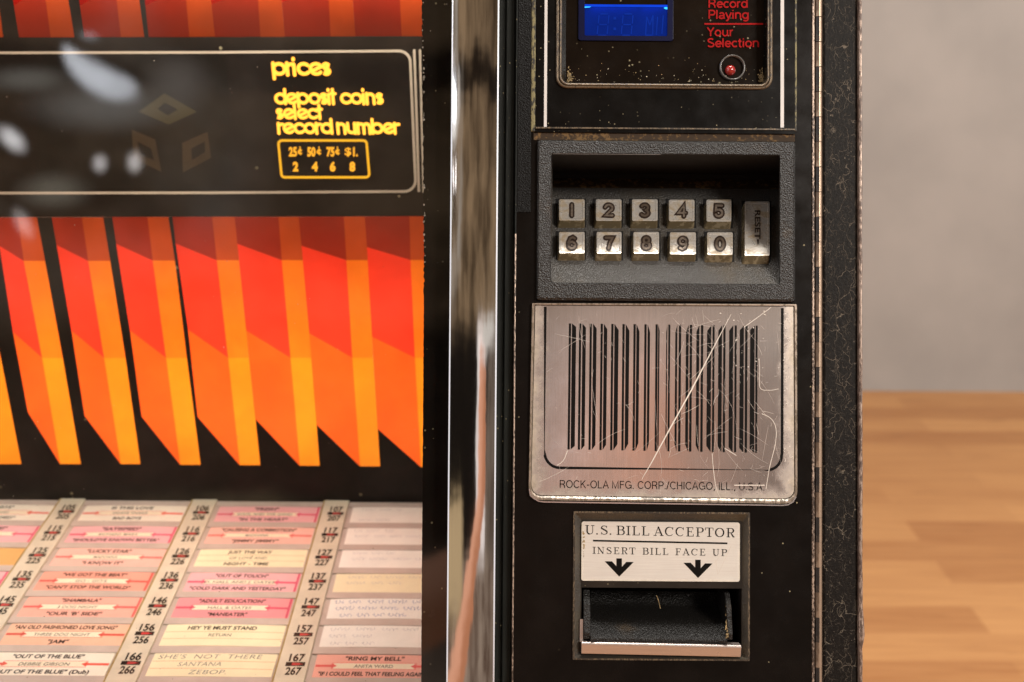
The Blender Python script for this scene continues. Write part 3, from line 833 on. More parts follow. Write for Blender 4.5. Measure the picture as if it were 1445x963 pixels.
mb.face([sp_(941.6, 9.6), sp_(941.6, 13.6), sp_(938.5, 13.0), sp_(936.6, 11.6), sp_(938.5, 10.2)], 0)
mb.build('end_led', M_bl2, scr)
for (u, pw) in ((850, 0.0012), (884, 0.0010), (922, 0.0012)):
    lamp('readout_backlight', 'AREA', P(u, 8, 0.0025), P(u, 40, 0.0041), pw, 0.012, (0.1, 0.3, 1.0), 0.002)
# indicator: clear ring with a red dome inside
mb = MB()
cpt = P(1033.2, 96, 0.0040); rr_ = 18.5 * 0.00034
for k in range(2): pass
Ls = []
for (rad_, y) in ((1.0, 0.0042), (0.985, 0.0028), (0.93, 0.0024), (0.87, 0.0030), (0.86, 0.0042)):
    Ls.append([(cpt.x + rr_ * rad_ * math.cos(R(a)), y, cpt.z + rr_ * 1.0 * rad_ * math.sin(R(a))) for a in range(0, 360, 10)])
mb.loft(Ls, 0)
ind = mb.build('indicator_lamp', plain('smoky_clear_ring', (0.13, 0.12, 0.11, 1), 0.15, spec=0.8), face, smooth=True)
mb = MB(); c2 = P(1030.5, 99.5, 0.0040); Ls = []
for k in range(7):
    a = k / 6 * PI / 2 * 0.98
    q = 7.6 * 0.00034 * math.cos(a)
    Ls.append([(c2.x + q * math.cos(R(t)), 0.0042 - 0.0026 * math.sin(a), c2.z + q * math.sin(R(t))) for t in range(0, 360, 20)])
mb.loft(Ls, 0, cap1=True)
mr, nt, b = new_mat('red_dome'); setb(nt, b, base=nt.mix(nt.noise(nt.obj(), 300, 2), (0.26, 0.012, 0.010, 1), (0.42, 0.03, 0.022, 1)), rough=0.12, coat=0.8)
mb.build('red_dome', mr, ind, smooth=True)
# dirt packed along the bottom of the window
mb = MB(); rnd = random.Random(5); dp = front(0.0041)
def fleck(mb, fn, u, v, s, m=0, el=1.0):
    a0 = rnd.uniform(0, 6)
    mb.face([fn(u + s * el * math.cos(t) * math.cos(a0) - s * math.sin(t) * math.sin(a0), v + s * el * math.cos(t) * math.sin(a0) + s * math.sin(t) * math.cos(a0)) for t in (0, 1.1, 2.2, 3.3, 4.3, 5.3)], m)
for k in range(70):
    u = rnd.uniform(802, 1076); v = 116 - abs(rnd.gauss(0, 13))
    fleck(mb, dp, u, v, rnd.uniform(0.2, 0.55), 0 if rnd.random() < 0.7 else 1, rnd.uniform(1, 2))
for (u0, sg) in ((801, 1), (1077, -1)):
    for k in range(90):
        t = abs(rnd.gauss(0, 3)); q = abs(rnd.gauss(0, 8))
        fleck(mb, dp, u0 + sg * t, 115.5 - q, rnd.uniform(0.3, 0.9), 0, rnd.uniform(1, 2))
dw = mb.build('dust_specks', [M_dirt, M_dust], disp); dw['kind'] = 'stuff'

# --- keypad
yB = -0.0030
x0, x1, z0, z1 = rect(777, 217, 1101, 401, yB)
mb = MB()
out0 = rruv(757.5, 199, 1122, 426, 4, 0.0, 6)
out1 = rruv(758.5, 200, 1121, 425, 5, yB + 0.0008, 6)
out2 = rruv(760.5, 202, 1119, 421.5, 6, yB, 6)
in1 = rruv(777, 217, 1101, 401, (7, 4, 4, 3), yB, 6)
in2 = rruv(778, 218.2, 1100, 400, (7, 4, 4, 3), yB + 0.0007, 6)
mb.loft([out0, out1, out2, in1, in2], 0)
KD = 0.052
pC = P(940, 253, KD)
pE0 = P(940, 401, yB + 0.0012)
# cavity: ceiling, back wall, sweep, sloping key deck
prof = [(yB + 0.0007, z1 - 0.0004), (KD, z1 - 0.0004), (KD, pC.z)]
deck0 = P(940, 266, KD - 0.008)
prof += [(KD - 0.0018, pC.z - 0.0012), (KD - 0.0045, (pC.z + deck0.z) / 2 - 0.0003), (deck0.y, deck0.z), (pE0.y, pE0.z), (yB + 0.0007, z0 + 0.0003)]
xa, xb_ = x0 + 0.0003, x1 - 0.0003
xaB, xbB = P(780, 260, KD).x, P(1099, 260, KD).x
def XA(y): return xa + (xaB - xa) * (y - yB) / (KD - yB)
def XB(y): return xb_ + (xbB - xb_) * (y - yB) / (KD - yB)
i = len(mb.v)
mats_ = [1, 1, 2, 2, 2, 0 + 3, 3]  # near-black ceiling and back, brown sweep: cavity shade put into the colour
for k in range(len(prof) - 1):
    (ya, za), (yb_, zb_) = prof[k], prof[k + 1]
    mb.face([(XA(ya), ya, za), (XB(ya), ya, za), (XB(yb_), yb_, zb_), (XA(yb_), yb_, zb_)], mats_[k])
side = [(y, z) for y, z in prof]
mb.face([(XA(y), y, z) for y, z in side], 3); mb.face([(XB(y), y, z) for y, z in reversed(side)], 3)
kp0 = Vector((0, deck0.y, deck0.z)); kd = (Vector((0, pE0.y, pE0.z)) - kp0).normalized()
kn = Vector((0, kd.z, -kd.y)); kn = kn if kn.y < 0 else -kn
DK = Plane(kp0, kn)
KEYS = [('1', 789, 825, 281.5, 311.5), ('2', 841, 877, 281.5, 312), ('3', 892, 928, 281.5, 312), ('4', 944, 980, 282, 312.5), ('5', 997, 1032, 282, 313),
        ('6', 789, 825, 327.5, 357.5), ('7', 842, 877, 327.5, 358), ('8', 894, 930, 327.5, 358), ('9', 945.5, 982, 328, 359), ('0', 998, 1034, 328, 360), ('RESET', 1051, 1086, 284.5, 361)]
for (t, u0, u1, v0, v1) in KEYS:                      # the slots the keys rise from
    mb.face([DK(u0 - 4.5, v0 - 1.0, 0.0002), DK(u1 + 2.2, v0 - 1.0, 0.0002), DK(u1 + 2.2, v1 + 9.6, 0.0002), DK(u0 - 4.5, v1 + 9.6, 0.0002)], 1)
bz = mb.build('keypad', [M_grain, M_void, M_brown_mottle, M_grain_floor], J)
def ring_loop(fn, u0, u1, v0, v1, r, h, n=4):
    return [fn(x, y, h) for x, y in rr(u0, u1, v0, v1, r, n)]
HK = 0.0046
DIG = {'1': [(.5, 0), (.5, 1)],
 '2': arc(.5, .72, .46, 165, -35, 10, .28) + [(.08, .03), (.98, .03)],
 '3': arc(.48, .75, .42, 150, -70, 10, .25) + arc(.48, .26, .46, 70, -150, 10, .26),
 '4': [(.78, 0), (.78, 1), (.08, .30), (1.0, .30)],
 '5': [(.90, .98), (.16, .98), (.12, .55)] + arc(.48, .31, .44, 110, -150, 11, .31),
 '6': [(.88, .88), (.62, 1.0), (.30, .90), (.08, .55)] + arc(.50, .29, .42, 180, 540, 18, .29),
 '7': [(.06, .97), (.94, .97), (.60, .50), (.44, 0)],
 '8': arc(.5, .76, .36, -90, 270, 14, .23) + arc(.5, .26, .44, 90, 450, 16, .27),
 '9': arc(.50, .70, .42, 0, 360, 18, .29) + [(.92, .45), (.74, .12), (.40, .0), (.12, .10)],
 '0': arc(.5, .5, .46, 90, 450, 24, .50)}
for (t, u0, u1, v0, v1) in KEYS:
    mb = MB()
    topL = ring_loop(DK, u0, u1, v0, v1, 2.0, HK)
    inL = ring_loop(DK, u0 + 2.2, u1 - 2.2, v0 + 2.0, v1 - 2.0, 2.5, HK + 0.00012)
    inL2 = ring_loop(DK, u0 + 3.2, u1 - 3.2, v0 + 3.0, v1 - 3.0, 2.5, HK - 0.00004)
    c_ = sum((Vector(p) for p in topL), Vector()) / len(topL)
    base = []
    for p in topL:
        d = Vector(p) - c_
        base.append(c_ + d * 1.06 - kn * HK + Vector((-0.0006 if d.x < 0 else 0.0, 0, 0)))
    mb.loft([base, topL, inL, inL2], [1, 0, 0, 0, 0], cap1=True)
    hh = HK + 0.00018
    cu, cv = (u0 + u1) / 2, (v0 + v1) / 2
    if t == 'RESET':
        vs, fs = text2d('RESET', 0.03)
        a, b_ = min(v[0] for v in vs), max(v[0] for v in vs)
        mb.mesh([DK(cu - 3.2 + 8.0 * y, 297 + 41 * (x - a) / (b_ - a), hh) for x, y in vs], fs, 2)
        ribbon(mb, DK, [(cu + 1.0, 338), (cu + 1.2, 345)], [3, 1.2], 2, h=hh)
        name = 'reset_key'
    else:
        pts = DIG[t]; wk = 11.0; hk_ = 15.5
        q = [(cu + (x - 0.5) * wk, cv + 0.3 - (y - 0.5) * hk_) for x, y in pts]
        ribbon(mb, DK, q, 7.4, 2, caps=True, h=hh)
        ribbon(mb, DK, q, 2.9, 3 if t in '12459' else 4, caps=True, h=hh + 0.0001)
        name = 'key'
    k = mb.build(name, [M_key, M_keyside, M_brown_ink, M_keyink2, plain('numeral_dark', (0.16, 0.12, 0.09, 1), 0.35, 0.4)] if not t == 'x' else [], bz, weld=True)
    k['label'] = 'key numbered ' + t if t != 'RESET' else 'tall key marked RESET'
    if t == '1': k['label'] = 'key numbered 1, its foil worn and stained'

# --- nameplate
nx = rect(748, 431, 1122.5, 708, 0)
M_plate = brushed('scratched_nameplate_metal', (nx[0], nx[1], nx[2], nx[3]), True)
NPF = front(-0.0012)
def quadloop(tl, tr, br, bl, rbot, rtop, n=8, fn=NPF, h=0.0):
    """loop through a slightly tapered plate outline, bottom corners rounded"""
    pts = [Vector(bl), Vector(br), Vector(tr), Vector(tl)]; out = []
    rs = [rbot, rbot, rtop, rtop]
    for k in range(4):
        p, a, b_ = pts[k], pts[k - 1], pts[(k + 1) % 4]
        da, db = (a - p).normalized(), (b_ - p).normalized(); r = rs[k]
        for j in range(n + 1):
            t = j / n; q = (p + da * r) * (1 - t) ** 2 + p * 2 * t * (1 - t) + (p + db * r) * t ** 2
            out.append(fn(q.x, q.y, h))
    return out
mb = MB()
o3 = quadloop((755.5, 431.5), (1119.5, 433), (1121, 704), (749.5, 699), 17, 1.5)
mb.face(list(reversed(o3)), 0)
name = mb.build('nameplate', M_plate, J)
mb = MB()
oA = quadloop((750.5, 427.5), (1125, 429), (1126, 712.5), (745, 707), 20, 2, fn=front(0.0))
oB = quadloop((751, 428), (1124.5, 429.5), (1125.3, 711.3), (745.8, 705.8), 20, 2, fn=front(-0.0020))
oC = quadloop((753, 430), (1121.8, 431.5), (1122.8, 708.0), (747.8, 702.7), 19, 2, fn=front(-0.0020))
oD = quadloop((754.5, 431), (1120.4, 432.5), (1121.6, 705.0), (749.0, 700.0), 17.5, 1.5, fn=front(-0.0011))
mb.loft([oA, oB, oC, oD], [1, 0, 0, 0])
nf = mb.build('nameplate_rim', [worn('rim_metal', (0.16, 0.125, 0.09, 1), (0.46, 0.38, 0.31, 1), 0.6, 700, 0.3, 0.7), M_gloss, M_edge_gold], name)
mb = MB()
# polished lower lip
lowpts = [(747, 690)] + [(748 + 0.4 * k, 697 + 1.4 * k) for k in range(3)] + [(754, 704), (760, 707.4), (768, 708.6), (1104, 713.4), (1112, 712.6), (1119, 708.5), (1123.5, 701)]
ribbon(mb, front(-0.0021), lowpts, 1.7)
mb.build('polished_lip', M_chrome_edge, name)
NP = front(-0.00125)
mb = MB()
bl_ = [(769.5, 433.2), (768.2, 640)] + [(790.5 - 22 * math.cos(R(a)), 638.5 + 22 * math.sin(R(a))) for a in range(0, 91, 10)] + [(1084, 663.6)] + [(1082 + 21 * math.sin(R(a)), 643 + 20.8 * math.cos(R(a))) for a in range(0, 91, 10)] + [(1103.6, 640), (1104, 435)]
ribbon(mb, NP, bl_, 3.9)
thinL = [802.8, 817.2, 832.2, 847.6, 862.6, 878.4, 894.0, 909.4, 925.1]
thickL = [(807.2, 813.1), (822, 826.9), (837, 842), (852.2, 857), (867.2, 873), (883, 888.2), (898.2, 902.4), (914, 917.4), (928.9, 930.9)]
thickR = [(940.2, 941.8), (953, 956), (968, 972), (982.8, 987), (997.8, 1003.8), (1013.7, 1019), (1029, 1034.8), (1044, 1049.8), (1058.6, 1065)]
thinR = [(943.2, 946), (958, 961.4), (973.4, 976.9), (989.2, 992.6), (1005.6, 1008.6), (1020.8, 1024), (1036.8, 1039.8), (1051.6, 1055), (1066.4, 1069.2)]
def bar(u0, u1, i, s0, s1):
    """one printed bar; s0, s1: how far its top and bottom corners are cut back at the left and right edge"""
    vt = 456.6 + i * 0.19; vb = 634.6 + i * 0.27
    dx0 = -2.0 + 1.2 * i / 17
    mb.face([NP(u0, vt + s0), NP(u1, vt + s1), NP(u1 + dx0, vb - s1), NP(u0 + dx0, vb - s0)], 0)
for i in range(9):
    bar(thinL[i], thinL[i] + 3.2, i, 0, 0)
    a, b_ = thickL[i]; bar(a, b_, i, 0, 5.0 + i * 0.9 if i < 8 else 9)
    a, b_ = thickR[i]; bar(a, b_, i + 9, 11.5 - i * 0.7, 0)
    a, b_ = thinR[i]; bar(a, b_, i + 9, 0, 0)
mb.build('emblem', M_ink, name)
mb = MB()
sans_text(mb, NP, 'ROCK-OLA MFG. CORP./CHICAGO, ILL., U.S.A.', 789.5, 1079.5, 688.6, 10.8, 0.12, 0.0135, 0.05)
mb.build('lettering', M_ink, name)
NS = front(-0.00131)
def flow(pts, n=6):
    out = []
    for i in range(len(pts) - 1):
        p0, p1, p2, p3 = pts[max(0, i - 1)], pts[i], pts[i + 1], pts[min(len(pts) - 1, i + 2)]
        for k in range(n):
            t = k / n
            out.append(tuple(0.5 * (2 * p1[j] + (p2[j] - p0[j]) * t + (2 * p0[j] - 5 * p1[j] + 4 * p2[j] - p3[j]) * t * t + (3 * p1[j] - p0[j] - 3 * p2[j] + p3[j]) * t ** 3) for j in (0, 1)))
    return out + [pts[-1]]
mb = MB(); rnd = random.Random(21)
ribbon(mb, NS, [(1031.5, 444), (1003, 498), (975, 552), (946, 604), (920, 652), (905.5, 677)], [0.5, 1.3, 1.7, 1.7, 1.4, 0.4], 0)
ribbon(mb, NS, flow([(1088, 434), (1072, 446), (1050, 462)]), 0.8, 0)
ribbon(mb, NS, [(1036, 685), (1079, 685)], 1.1, 0)
ribbon(mb, NS, flow([(1071, 506), (1072, 520), (1072.5, 547), (1085, 551), (1099, 549)]), 0.6, 0)
ribbon(mb, NS, flow([(1075, 584), (1088, 591), (1095, 605), (1094, 627), (1086, 660), (1081, 690)]), 0.8, 0)
ribbon(mb, NS, flow([(1005, 640), (1007, 665), (1011, 690), (1017, 704)]), 0.7, 0)
ribbon(mb, NS, [(1023, 633), (1039, 643)], 0.7, 0)
ribbon(mb, NS, flow([(801, 636), (795, 650), (786, 657)]), 0.7, 0)
for k in range(260):
    u, v = rnd.uniform(774, 1100), rnd.uniform(438, 700)
    if rnd.random() < 0.45 and u < 930: u = rnd.uniform(930, 1100)
    ang = rnd.uniform(0, 2 * PI); ln = rnd.choice([3, 4, 6, 8, 12, 18, 30, 50]); cv_ = rnd.gauss(0, 0.16)
    pts = []
    for j in range(7):
        pts.append((u, v)); u += math.cos(ang) * ln / 6; v += math.sin(ang) * ln / 6; ang += cv_ / 3
    if any(not (756 < p[0] < 1117 and 436 < p[1] < 702) for p in pts): continue
    wd_ = rnd.uniform(0.12, 0.30)
    ribbon(mb, NS, pts, [0.08] + [wd_] * 5 + [0.08], 1 if rnd.random() < 0.72 else 0)
for k in range(60):
    u, v = (rnd.uniform(1106, 1118), rnd.uniform(438, 690)) if k < 30 else (rnd.uniform(1000, 1100), rnd.uniform(438, 520))
    fleck(mb, NS, u, v, rnd.uniform(0.25, 0.8), 0, rnd.uniform(1, 2.5))
for vv in (452, 482, 508, 531, 566, 601, 645):
    for j in range(4):
        u = rnd.uniform(1108, 1116); v = vv + rnd.uniform(-6, 6)
        ribbon(mb, NS, [(u, v), (u + rnd.uniform(-4, 4), v + rnd.uniform(-3, 3)), (u + rnd.uniform(-4, 4), v + rnd.uniform(1, 5))], 0.7, 0)
mb.build('scratches', [M_scratch, M_scratch2], name)

# --- bill acceptor
mb = MB()
mb.loft([rruv(808.5, 722.5, 1058.2, 932.3, 1.5, -0.0008), rruv(811, 725, 1055.8, 930, 1.5, -0.0008)], 1)
mb.loft([rruv(811, 725, 1055.8, 930, 1.5, -0.0008), rruv(819.5, 734.5, 1047.5, 926.5, 2, 0.0022)], 0)
hs = rect(820.5, 830, 1046.5, 921, 0.0022)
plate_holes(mb, *rect(815, 730, 1051, 930, 0.0022), [hs], 0.0022, 0.006, 2)
# slot cavity
mb.box(hs[0], hs[1], 0.045, 0.046, hs[2], hs[3], 3)
for (a, b_) in ((hs[0] - 0.001, hs[0]), (hs[1], hs[1] + 0.001)): mb.box(a, b_, 0.006, 0.046, hs[2], hs[3], 3)
mb.box(hs[0], hs[1], 0.006, 0.046, hs[3], hs[3] + 0.001, 3)
mb.box(hs[0], hs[1], 0.006, 0.046, hs[2] - 0.001, hs[2], 3)
M_bf = black_grain('grimy_slot_frame', (0.035, 0.030, 0.024, 1), 1400, 0.5, 0.5, 0.8, (0.10, 0.075, 0.04, 1))
bill = mb.build('bill_acceptor', [M_bf, M_edge_dark, black_gloss('slot_black', (0.016, 0.012, 0.009, 1), 0.45, 0.6), M_void], J)
sx_ = rect(820.5, 737, 1044, 820.5, 0.0012)
mb = MB()
sl = rr(*sx_, 3.2 * 0.00034, 4)
mb.loft([L3(sl, 0.0022), L3(sl, 0.0012)], 0, cap1=True)
sign = mb.build('sign_plate', brushed('brushed_sign_metal', (sx_[0], sx_[1], sx_[2], sx_[3]), False, 0.7, (0.92, 0.84, 0.77, 1), 0.30, 0.0016, 0.45), bill)
SP = front(0.00115)
mb = MB()
serif_text(mb, SP, 'U.S. BILL ACCEPTOR', 825.5, 1037.5, 754.2, 13.0, 0.021, 0.10, 0.16)
serif_text(mb, SP, 'INSERT BILL FACE UP', 836.2, 1026.2, 781.6, 9.6, 0.0175, 0.17, 0.5)
ribbon(mb, SP, [(836.8, 763.2), (1026.5, 767.0)], 2.4)
for (cu, cv) in ((873.8, 788.2), (985, 790.2)):
    a = [(-4.0, 0), (3.8, 0), (3.8, 12), (10, 5.0), (20.5, 5.2), (0, 25.8), (-20.5, 4.2), (-10.2, 4.2), (-4.0, 11)]
    a = [(cu + x, cv + y) for x, y in a]
    mb.face([SP(*a[k]) for k in (0, 1, 2, 5, 8)], 0); mb.face([SP(*a[k]) for k in (2, 3, 4, 5)], 0); mb.face([SP(*a[k]) for k in (5, 6, 7, 8)], 0)
mb.build('lettering', M_ink, sign)
mb = MB(); rnd = random.Random(8)
for k in range(26):
    v = rnd.uniform(750, 788)
    fleck(mb, front(0.0011), 823.5 + rnd.uniform(-1, 1.3), v, rnd.uniform(0.3, 1.0), 0, 2.0)
mb.build('dirt_marks', M_dirt, sign)
mb = MB()
for (a, b_) in (((1032, 770), (1013, 811)), ((1010, 790), (1013, 811)), ((1016, 785), (1004, 800))): ribbon(mb, front(0.0011), [a, b_], 0.5, 1)
mb.build('scratches', [M_dirt, M_scratch], sign)
# tray: concave crackle-finish scoop with raised cheeks, metal lip below
mb = MB()
yT = [(833, 0.030), (846, 0.028), (856, 0.022), (868, 0.013), (880, 0.006), (892, 0.0015), (899, -0.0010), (902, -0.0014)]
tl, tr_ = 833.5, 1026
rows = []
for (v, y) in yT:
    rows.append([P(tl + (tr_ - tl) * k / 24, v + 0.016 * (tr_ - tl) * k / 24, y - 0.0020 * (abs(k / 12 - 1) ** 6)) for k in range(25)])
for a in range(len(rows) - 1):
    mb.mesh(rows[a] + rows[a + 1], [(k, k + 1, 25 + k + 1, 25 + k) for k in range(24)], 0)
b0 = rows[-1]; b1 = [p + Vector((0, 0.0012, -0.0018)) for p in b0]
mb.mesh(b0 + b1, [(k, k + 1, 25 + k + 1, 25 + k) for k in range(24)], 0)
tray = mb.build('bill_tray', [M_tray], bill, smooth=True, weld=True)
def cheek(u0, u1, v0, v1):
    mb = MB()
    x0, x1, z0, z1 = rect(u0, v0, u1, v1, -0.001)
    pf = [(0.03, z1), (0.006, z1), (0.001, z1 - 0.006), (-0.0022, z0 + 0.003), (-0.0016, z0), (0.03, z0)]
    mb.loft([[(x0, y, z) for y, z in pf], [(x1, y, z) for y, z in pf]], 0, cap0=True, cap1=True)
    return mb.build('cheek', M_tray, tray, bevel=0.0005)
cheek(823.5, 833.5, 836, 902); cheek(1026, 1033.5, 840, 903)
mb = MB(); rnd = random.Random(17)
for k in range(60):
    t = rnd.random(); u = 1026.5 + rnd.uniform(-2.5, 1.5); v = rnd.uniform(850, 901)
    fleck(mb, front(-0.0030 + (901 - v) * 0.00012), u, v, rnd.uniform(0.3, 0.9), 0, 2)
mb.build('dirt_marks', M_dirt, tray)
mb = MB()
ribbon(mb, front(0.012), [(926.5, 840.5), (929, 847), (932, 859)], [0.7, 1.0, 0.8], 0)
mb.build('straw', M_dirt, tray)
mb = MB()
xl0, xl1, zl0, zl1 = rect(820.5, 908.5, 1046, 926.5, -0.0025)
pf = [(0.004, zl1), (-0.0024, zl1), (-0.0030, zl1 - 0.0008), (-0.0012, zl0 + 0.0002), (0.004, zl0)]
mb.loft([[(xl0, y, z + 0.0005) for y, z in pf], [(xl1, y, z - 0.0006) for y, z in pf]], [0] * 3, cap0=True, cap1=True)
mb.build('metal_lip', brushed('satin_lip', (xl0, xl1, zl0 - 0.01, zl1), False, 0.2, (0.50, 0.42, 0.38, 1), 0.30, 0.001, 0.6), bill, bevel=0.0003)
mb = MB(); mb.boxuv(818.2, 874, 822.6, 906, 0.0004, 0.0016)
mb.build('side_clip', M_chrome_edge, bill)

# ------------------------------------------------------------------ behind the glass: backlit panel
pp = P(400, 706, 0.285)
PN = Vector((0, -1, -0.41)).normalized()             # leans: its top comes forward
PNL = Plane(pp, PN)
mb = MB()
FN = {k: i for i, k in enumerate(['red', 'orange', 'amber', 'yellow', 'maroon', 'rust', 'gold'])}
def zigzag_bar(lt, lp, l2, lc, mt, m1, m2, mbm, rt, r1, r2, rb, vt=306.0, vtr=None):
    """one printed bar: left face (maroon, red, orange) and right face (rust, amber, yellow)"""
    mb.face([PNL(*p) for p in (lt, lp, m1, mt)], FN['maroon'])
    mb.face([PNL(*p) for p in (lp, l2, m2, m1)], FN['red'])
    mb.face([PNL(*p) for p in (l2, lc, mbm, m2)], FN['orange'])
    mb.face([PNL(*p) for p in (mt, m1, r1, rt)], FN['rust'])
    mb.face([PNL(*p) for p in (m1, m2, r2, r1)], FN['amber'])
    mb.face([PNL(*p) for p in (m2, mbm, rb, r2)], FN['yellow'])
BARS = [
 ((-96, 307), (-88, 347), (-66, 469), (-44, 580), (-66, 307), (-57, 368), (-31, 505), (-1, 655), (-39, 307), (-29, 368), (1, 505), (30, 655)),
 ((-9, 307), (-1, 347), (18.5, 469), (39.5, 582), (25, 307), (33.5, 368.5), (59.5, 505.5), (85, 655), (52, 307), (63.5, 368.5), (88.5, 505.5), (114, 655)),
 ((73, 307), (80, 346), (101, 467), (119.5, 587), (115.5, 307), (124.5, 368.5), (147, 505.5), (170.5, 655), (145.5, 307), (155.5, 368.5), (177, 505.5), (198, 655)),
 ((158.5, 306.5), (164, 344.5), (183.5, 466.5), (200, 588), (208, 306.5), (215.5, 368), (234.5, 505.5), (254.5, 656), (237.5, 306.5), (246.8, 368), (263.5, 505.5), (283, 656)),
 ((243.5, 306.3), (248, 344), (265.5, 465.5), (279, 588.5), (299, 306.3), (306, 367.6), (322, 505.3), (338.5, 656.5), (331.2, 306.3), (337.2, 367.6), (351.2, 505.3), (367.2, 656.5)),
 ((331.2, 306.2), (336.6, 344.2), (348, 466.5), (361, 591), (393, 306.2), (397.6, 367.4), (410, 505.2), (423.2, 657.3), (421.4, 306.2), (427.4, 367.4), (439.4, 505.2), (451, 657.3)),
 ((421.4, 305.8), (428, 347), (438.5, 470.5), (448, 599), (485, 305.8), (488.8, 367.4), (497.2, 505.2), (508.2, 658.2), (514.8, 305.8), (519, 367.4), (526.6, 505.2), (536.2, 658.2)),
 ((514.8, 305.5), (519.6, 349), (529, 475.5), (533.8, 605), (577.5, 305.5), (579.4, 367.2), (585.6, 505.2), (594, 659.2), (607, 305.5), (610, 367.2), (615, 505.2), (621, 659.2)),
]
def along(A, v):                                     # where bar A's right edge is at height v
    pts = A[8:12]
    for p, q in zip(pts[:-1], pts[1:]):
        if p[1] <= v <= q[1]: return (p[0] + (q[0] - p[0]) * (v - p[1]) / (q[1] - p[1]), v)
    return (pts[0][0], v)
for k in range(5, len(BARS)):                        # these bars touch their left neighbour
    BARS[k] = tuple(along(BARS[k - 1], max(p[1], BARS[k - 1][8][1])) for p in BARS[k][:4]) + BARS[k][4:]
for B in BARS: zigzag_bar(*B)
art = mb.build('backlit_panel', [FILM[k] for k in FN], J)
mb = MB()
UP = [((-90, -150), (-62, 53.2), (-40, -150), (-25, 53.2), (-22, -150), (4.6, 53.2)),
      ((-6, -150), (27, 53.2), (44, -150), (71.5, 53.2), (72, -150), (105, 53.2)),
      ((90, -150), (119.2, 53), (148, -150), (170.5, 53), (177, -150), (203.5, 53)),
      ((188, -150), (210, 53), (250, -150), (267.2, 53), (281, -150), (303.5, 53)),
      ((281, -150), (303.5, 52.8), (355, -150), (367.5, 52.8), (383, -150), (402.2, 52.8)),
      ((383, -150), (402.2, 52), (456, -150), (466.6, 52), (487, -150), (501.6, 52)),
      ((487, -150), (501.6, 51.4), (557, -150), (566.8, 51.4), (600, -150), (608, 51.4))]
TRI = [None, (8.3, 32), (8.5, 127), (8.3, 222), (6.2, 315), (3.2, 407), None]
def lerp(a, b, v):                                   # point on the line a-b at height v
    t = (v - a[1]) / (b[1] - a[1]); return (a[0] + (b[0] - a[0]) * t, v)
for (lt, lb, mt, mb_, rt, rb), tri in zip(UP, TRI):
    mb.face([PNL(*p) for p in (lt, lb, mb_, mt)], FN['maroon'])
    mb.face([PNL(*p) for p in (mt, mb_, rb, rt)], FN['rust'])
    if tri:
        a = lerp(lt, lb, tri[0]); b_ = (tri[1], 0); c0 = lerp(lt, lb, -60)
        k = (b_[0] - a[0]) / (a[1] - b_[1]); e = (a[0] + k * (a[1] + 60), -60)
        e = (min(e[0], lerp(mt, mb_, -60)[0]), -60 if e[0] < lerp(mt, mb_, -60)[0] else a[1] - (lerp(mt, mb_, -60)[0] - a[0]) / k)
        mb.face([PNL(*p, 0.0002) for p in (a, e, c0)], FN['red'])
mb.build('upper_backlit_panel', [FILM[k] for k in FN], J)
# opaque black film around the bars (a sheet with the bar shapes left open would do; here the black lies just behind, cut round each bar)
mb = MB()
def poly_gap(pts, m=0): mb.face([PNL(*p) for p in pts], m)
Lx, Rx = -170, 640
poly_gap([(Lx, 53.2), (Rx, 51.2), (Rx, 305.4), (Lx, 307.2)])
for A, B in zip(BARS[:-1], BARS[1:]):                # between bar A's right edge and bar B's left edge
    ra = [A[8], A[9], A[10], A[11]]; lb = [B[0], B[1], B[2], B[3]]
    top_open = lb[0][0] - ra[0][0] > 1.0
    low = (B[7][0], B[7][1])
    if top_open: poly_gap([ra[0], ra[1], ra[2], lerp(ra[2], ra[3], lb[3][1]), lb[3], lb[2], lb[1], lb[0]])
    poly_gap([lerp(ra[2], ra[3], lb[3][1]), ra[3], low, lb[3]])
poly_gap([(-31, 655), (30, 655), (85, 655), (114, 655), (170.5, 655), (198, 655), (254.5, 656), (283, 656), (338.5, 656.5), (367.2, 656.5), (423.2, 657.3), (451, 657.3), (508.2, 658.2), (536.2, 658.2), (594, 659.2), (640, 659.6), (640, 716), (Lx, 712), (Lx, 655)])
for A, B in zip(UP[:-1], UP[1:]):
    if B[1][0] - A[5][0] > 2: poly_gap([A[4], A[5], B[1], B[0]])
# opaque black edge band to the rim
mb.build('black_film', M_printblack, art)
# baffles and tubes
def panel_pt(u, v, back): return PNL(u, v, -back)
mb = MB()
for v in (54, 100, 275, 304.0):
    a, b_ = panel_pt(Lx, v, 0.001), panel_pt(660, v, 0.001); d = -PN * 0.10
    t = Vector((0, 0, 0.0008))
    if v in (54, 304.0): mb.face([a, b_, b_ + d, a + d])
a, b_, c_, d = panel_pt(Lx - 30, -180, 0.12), panel_pt(660, -180, 0.12), panel_pt(660, 716, 0.12), panel_pt(Lx - 30, 716, 0.12)
mb.face([a, b_, c_, d], 1)
a, b_ = panel_pt(642, -180, 0.0), panel_pt(642, 716, 0.0); mb.face([a, b_, b_ - PN * 0.12, a - PN * 0.12], 1)
mb.build('light_box', [M_void, plain('light_box_lining', (0.75, 0.72, 0.66, 1), 0.8)], art)
def tube(u, v, back, wd_, ht, power, color):
    p = panel_pt(u, v, back); o_ = lamp('backlight_tube', 'AREA', p, p + PN, power, wd_, color, ht)
    return o_
WARM = (1.0, 0.93, 0.82)
tube(250, 480, 0.085, 0.46, 0.17, 0.62, WARM)
tube(250, -40, 0.016, 0.46, 0.012, 0.115, WARM)

# ---- price panel
PH = 0.0006
class Off:
    def __init__(s, pl, h): s.pl, s.h = pl, h
    def __call__(s, u, v, h=0.0): return s.pl(u, v, s.h + h)
PP = Off(PNL, PH)
mb = MB()
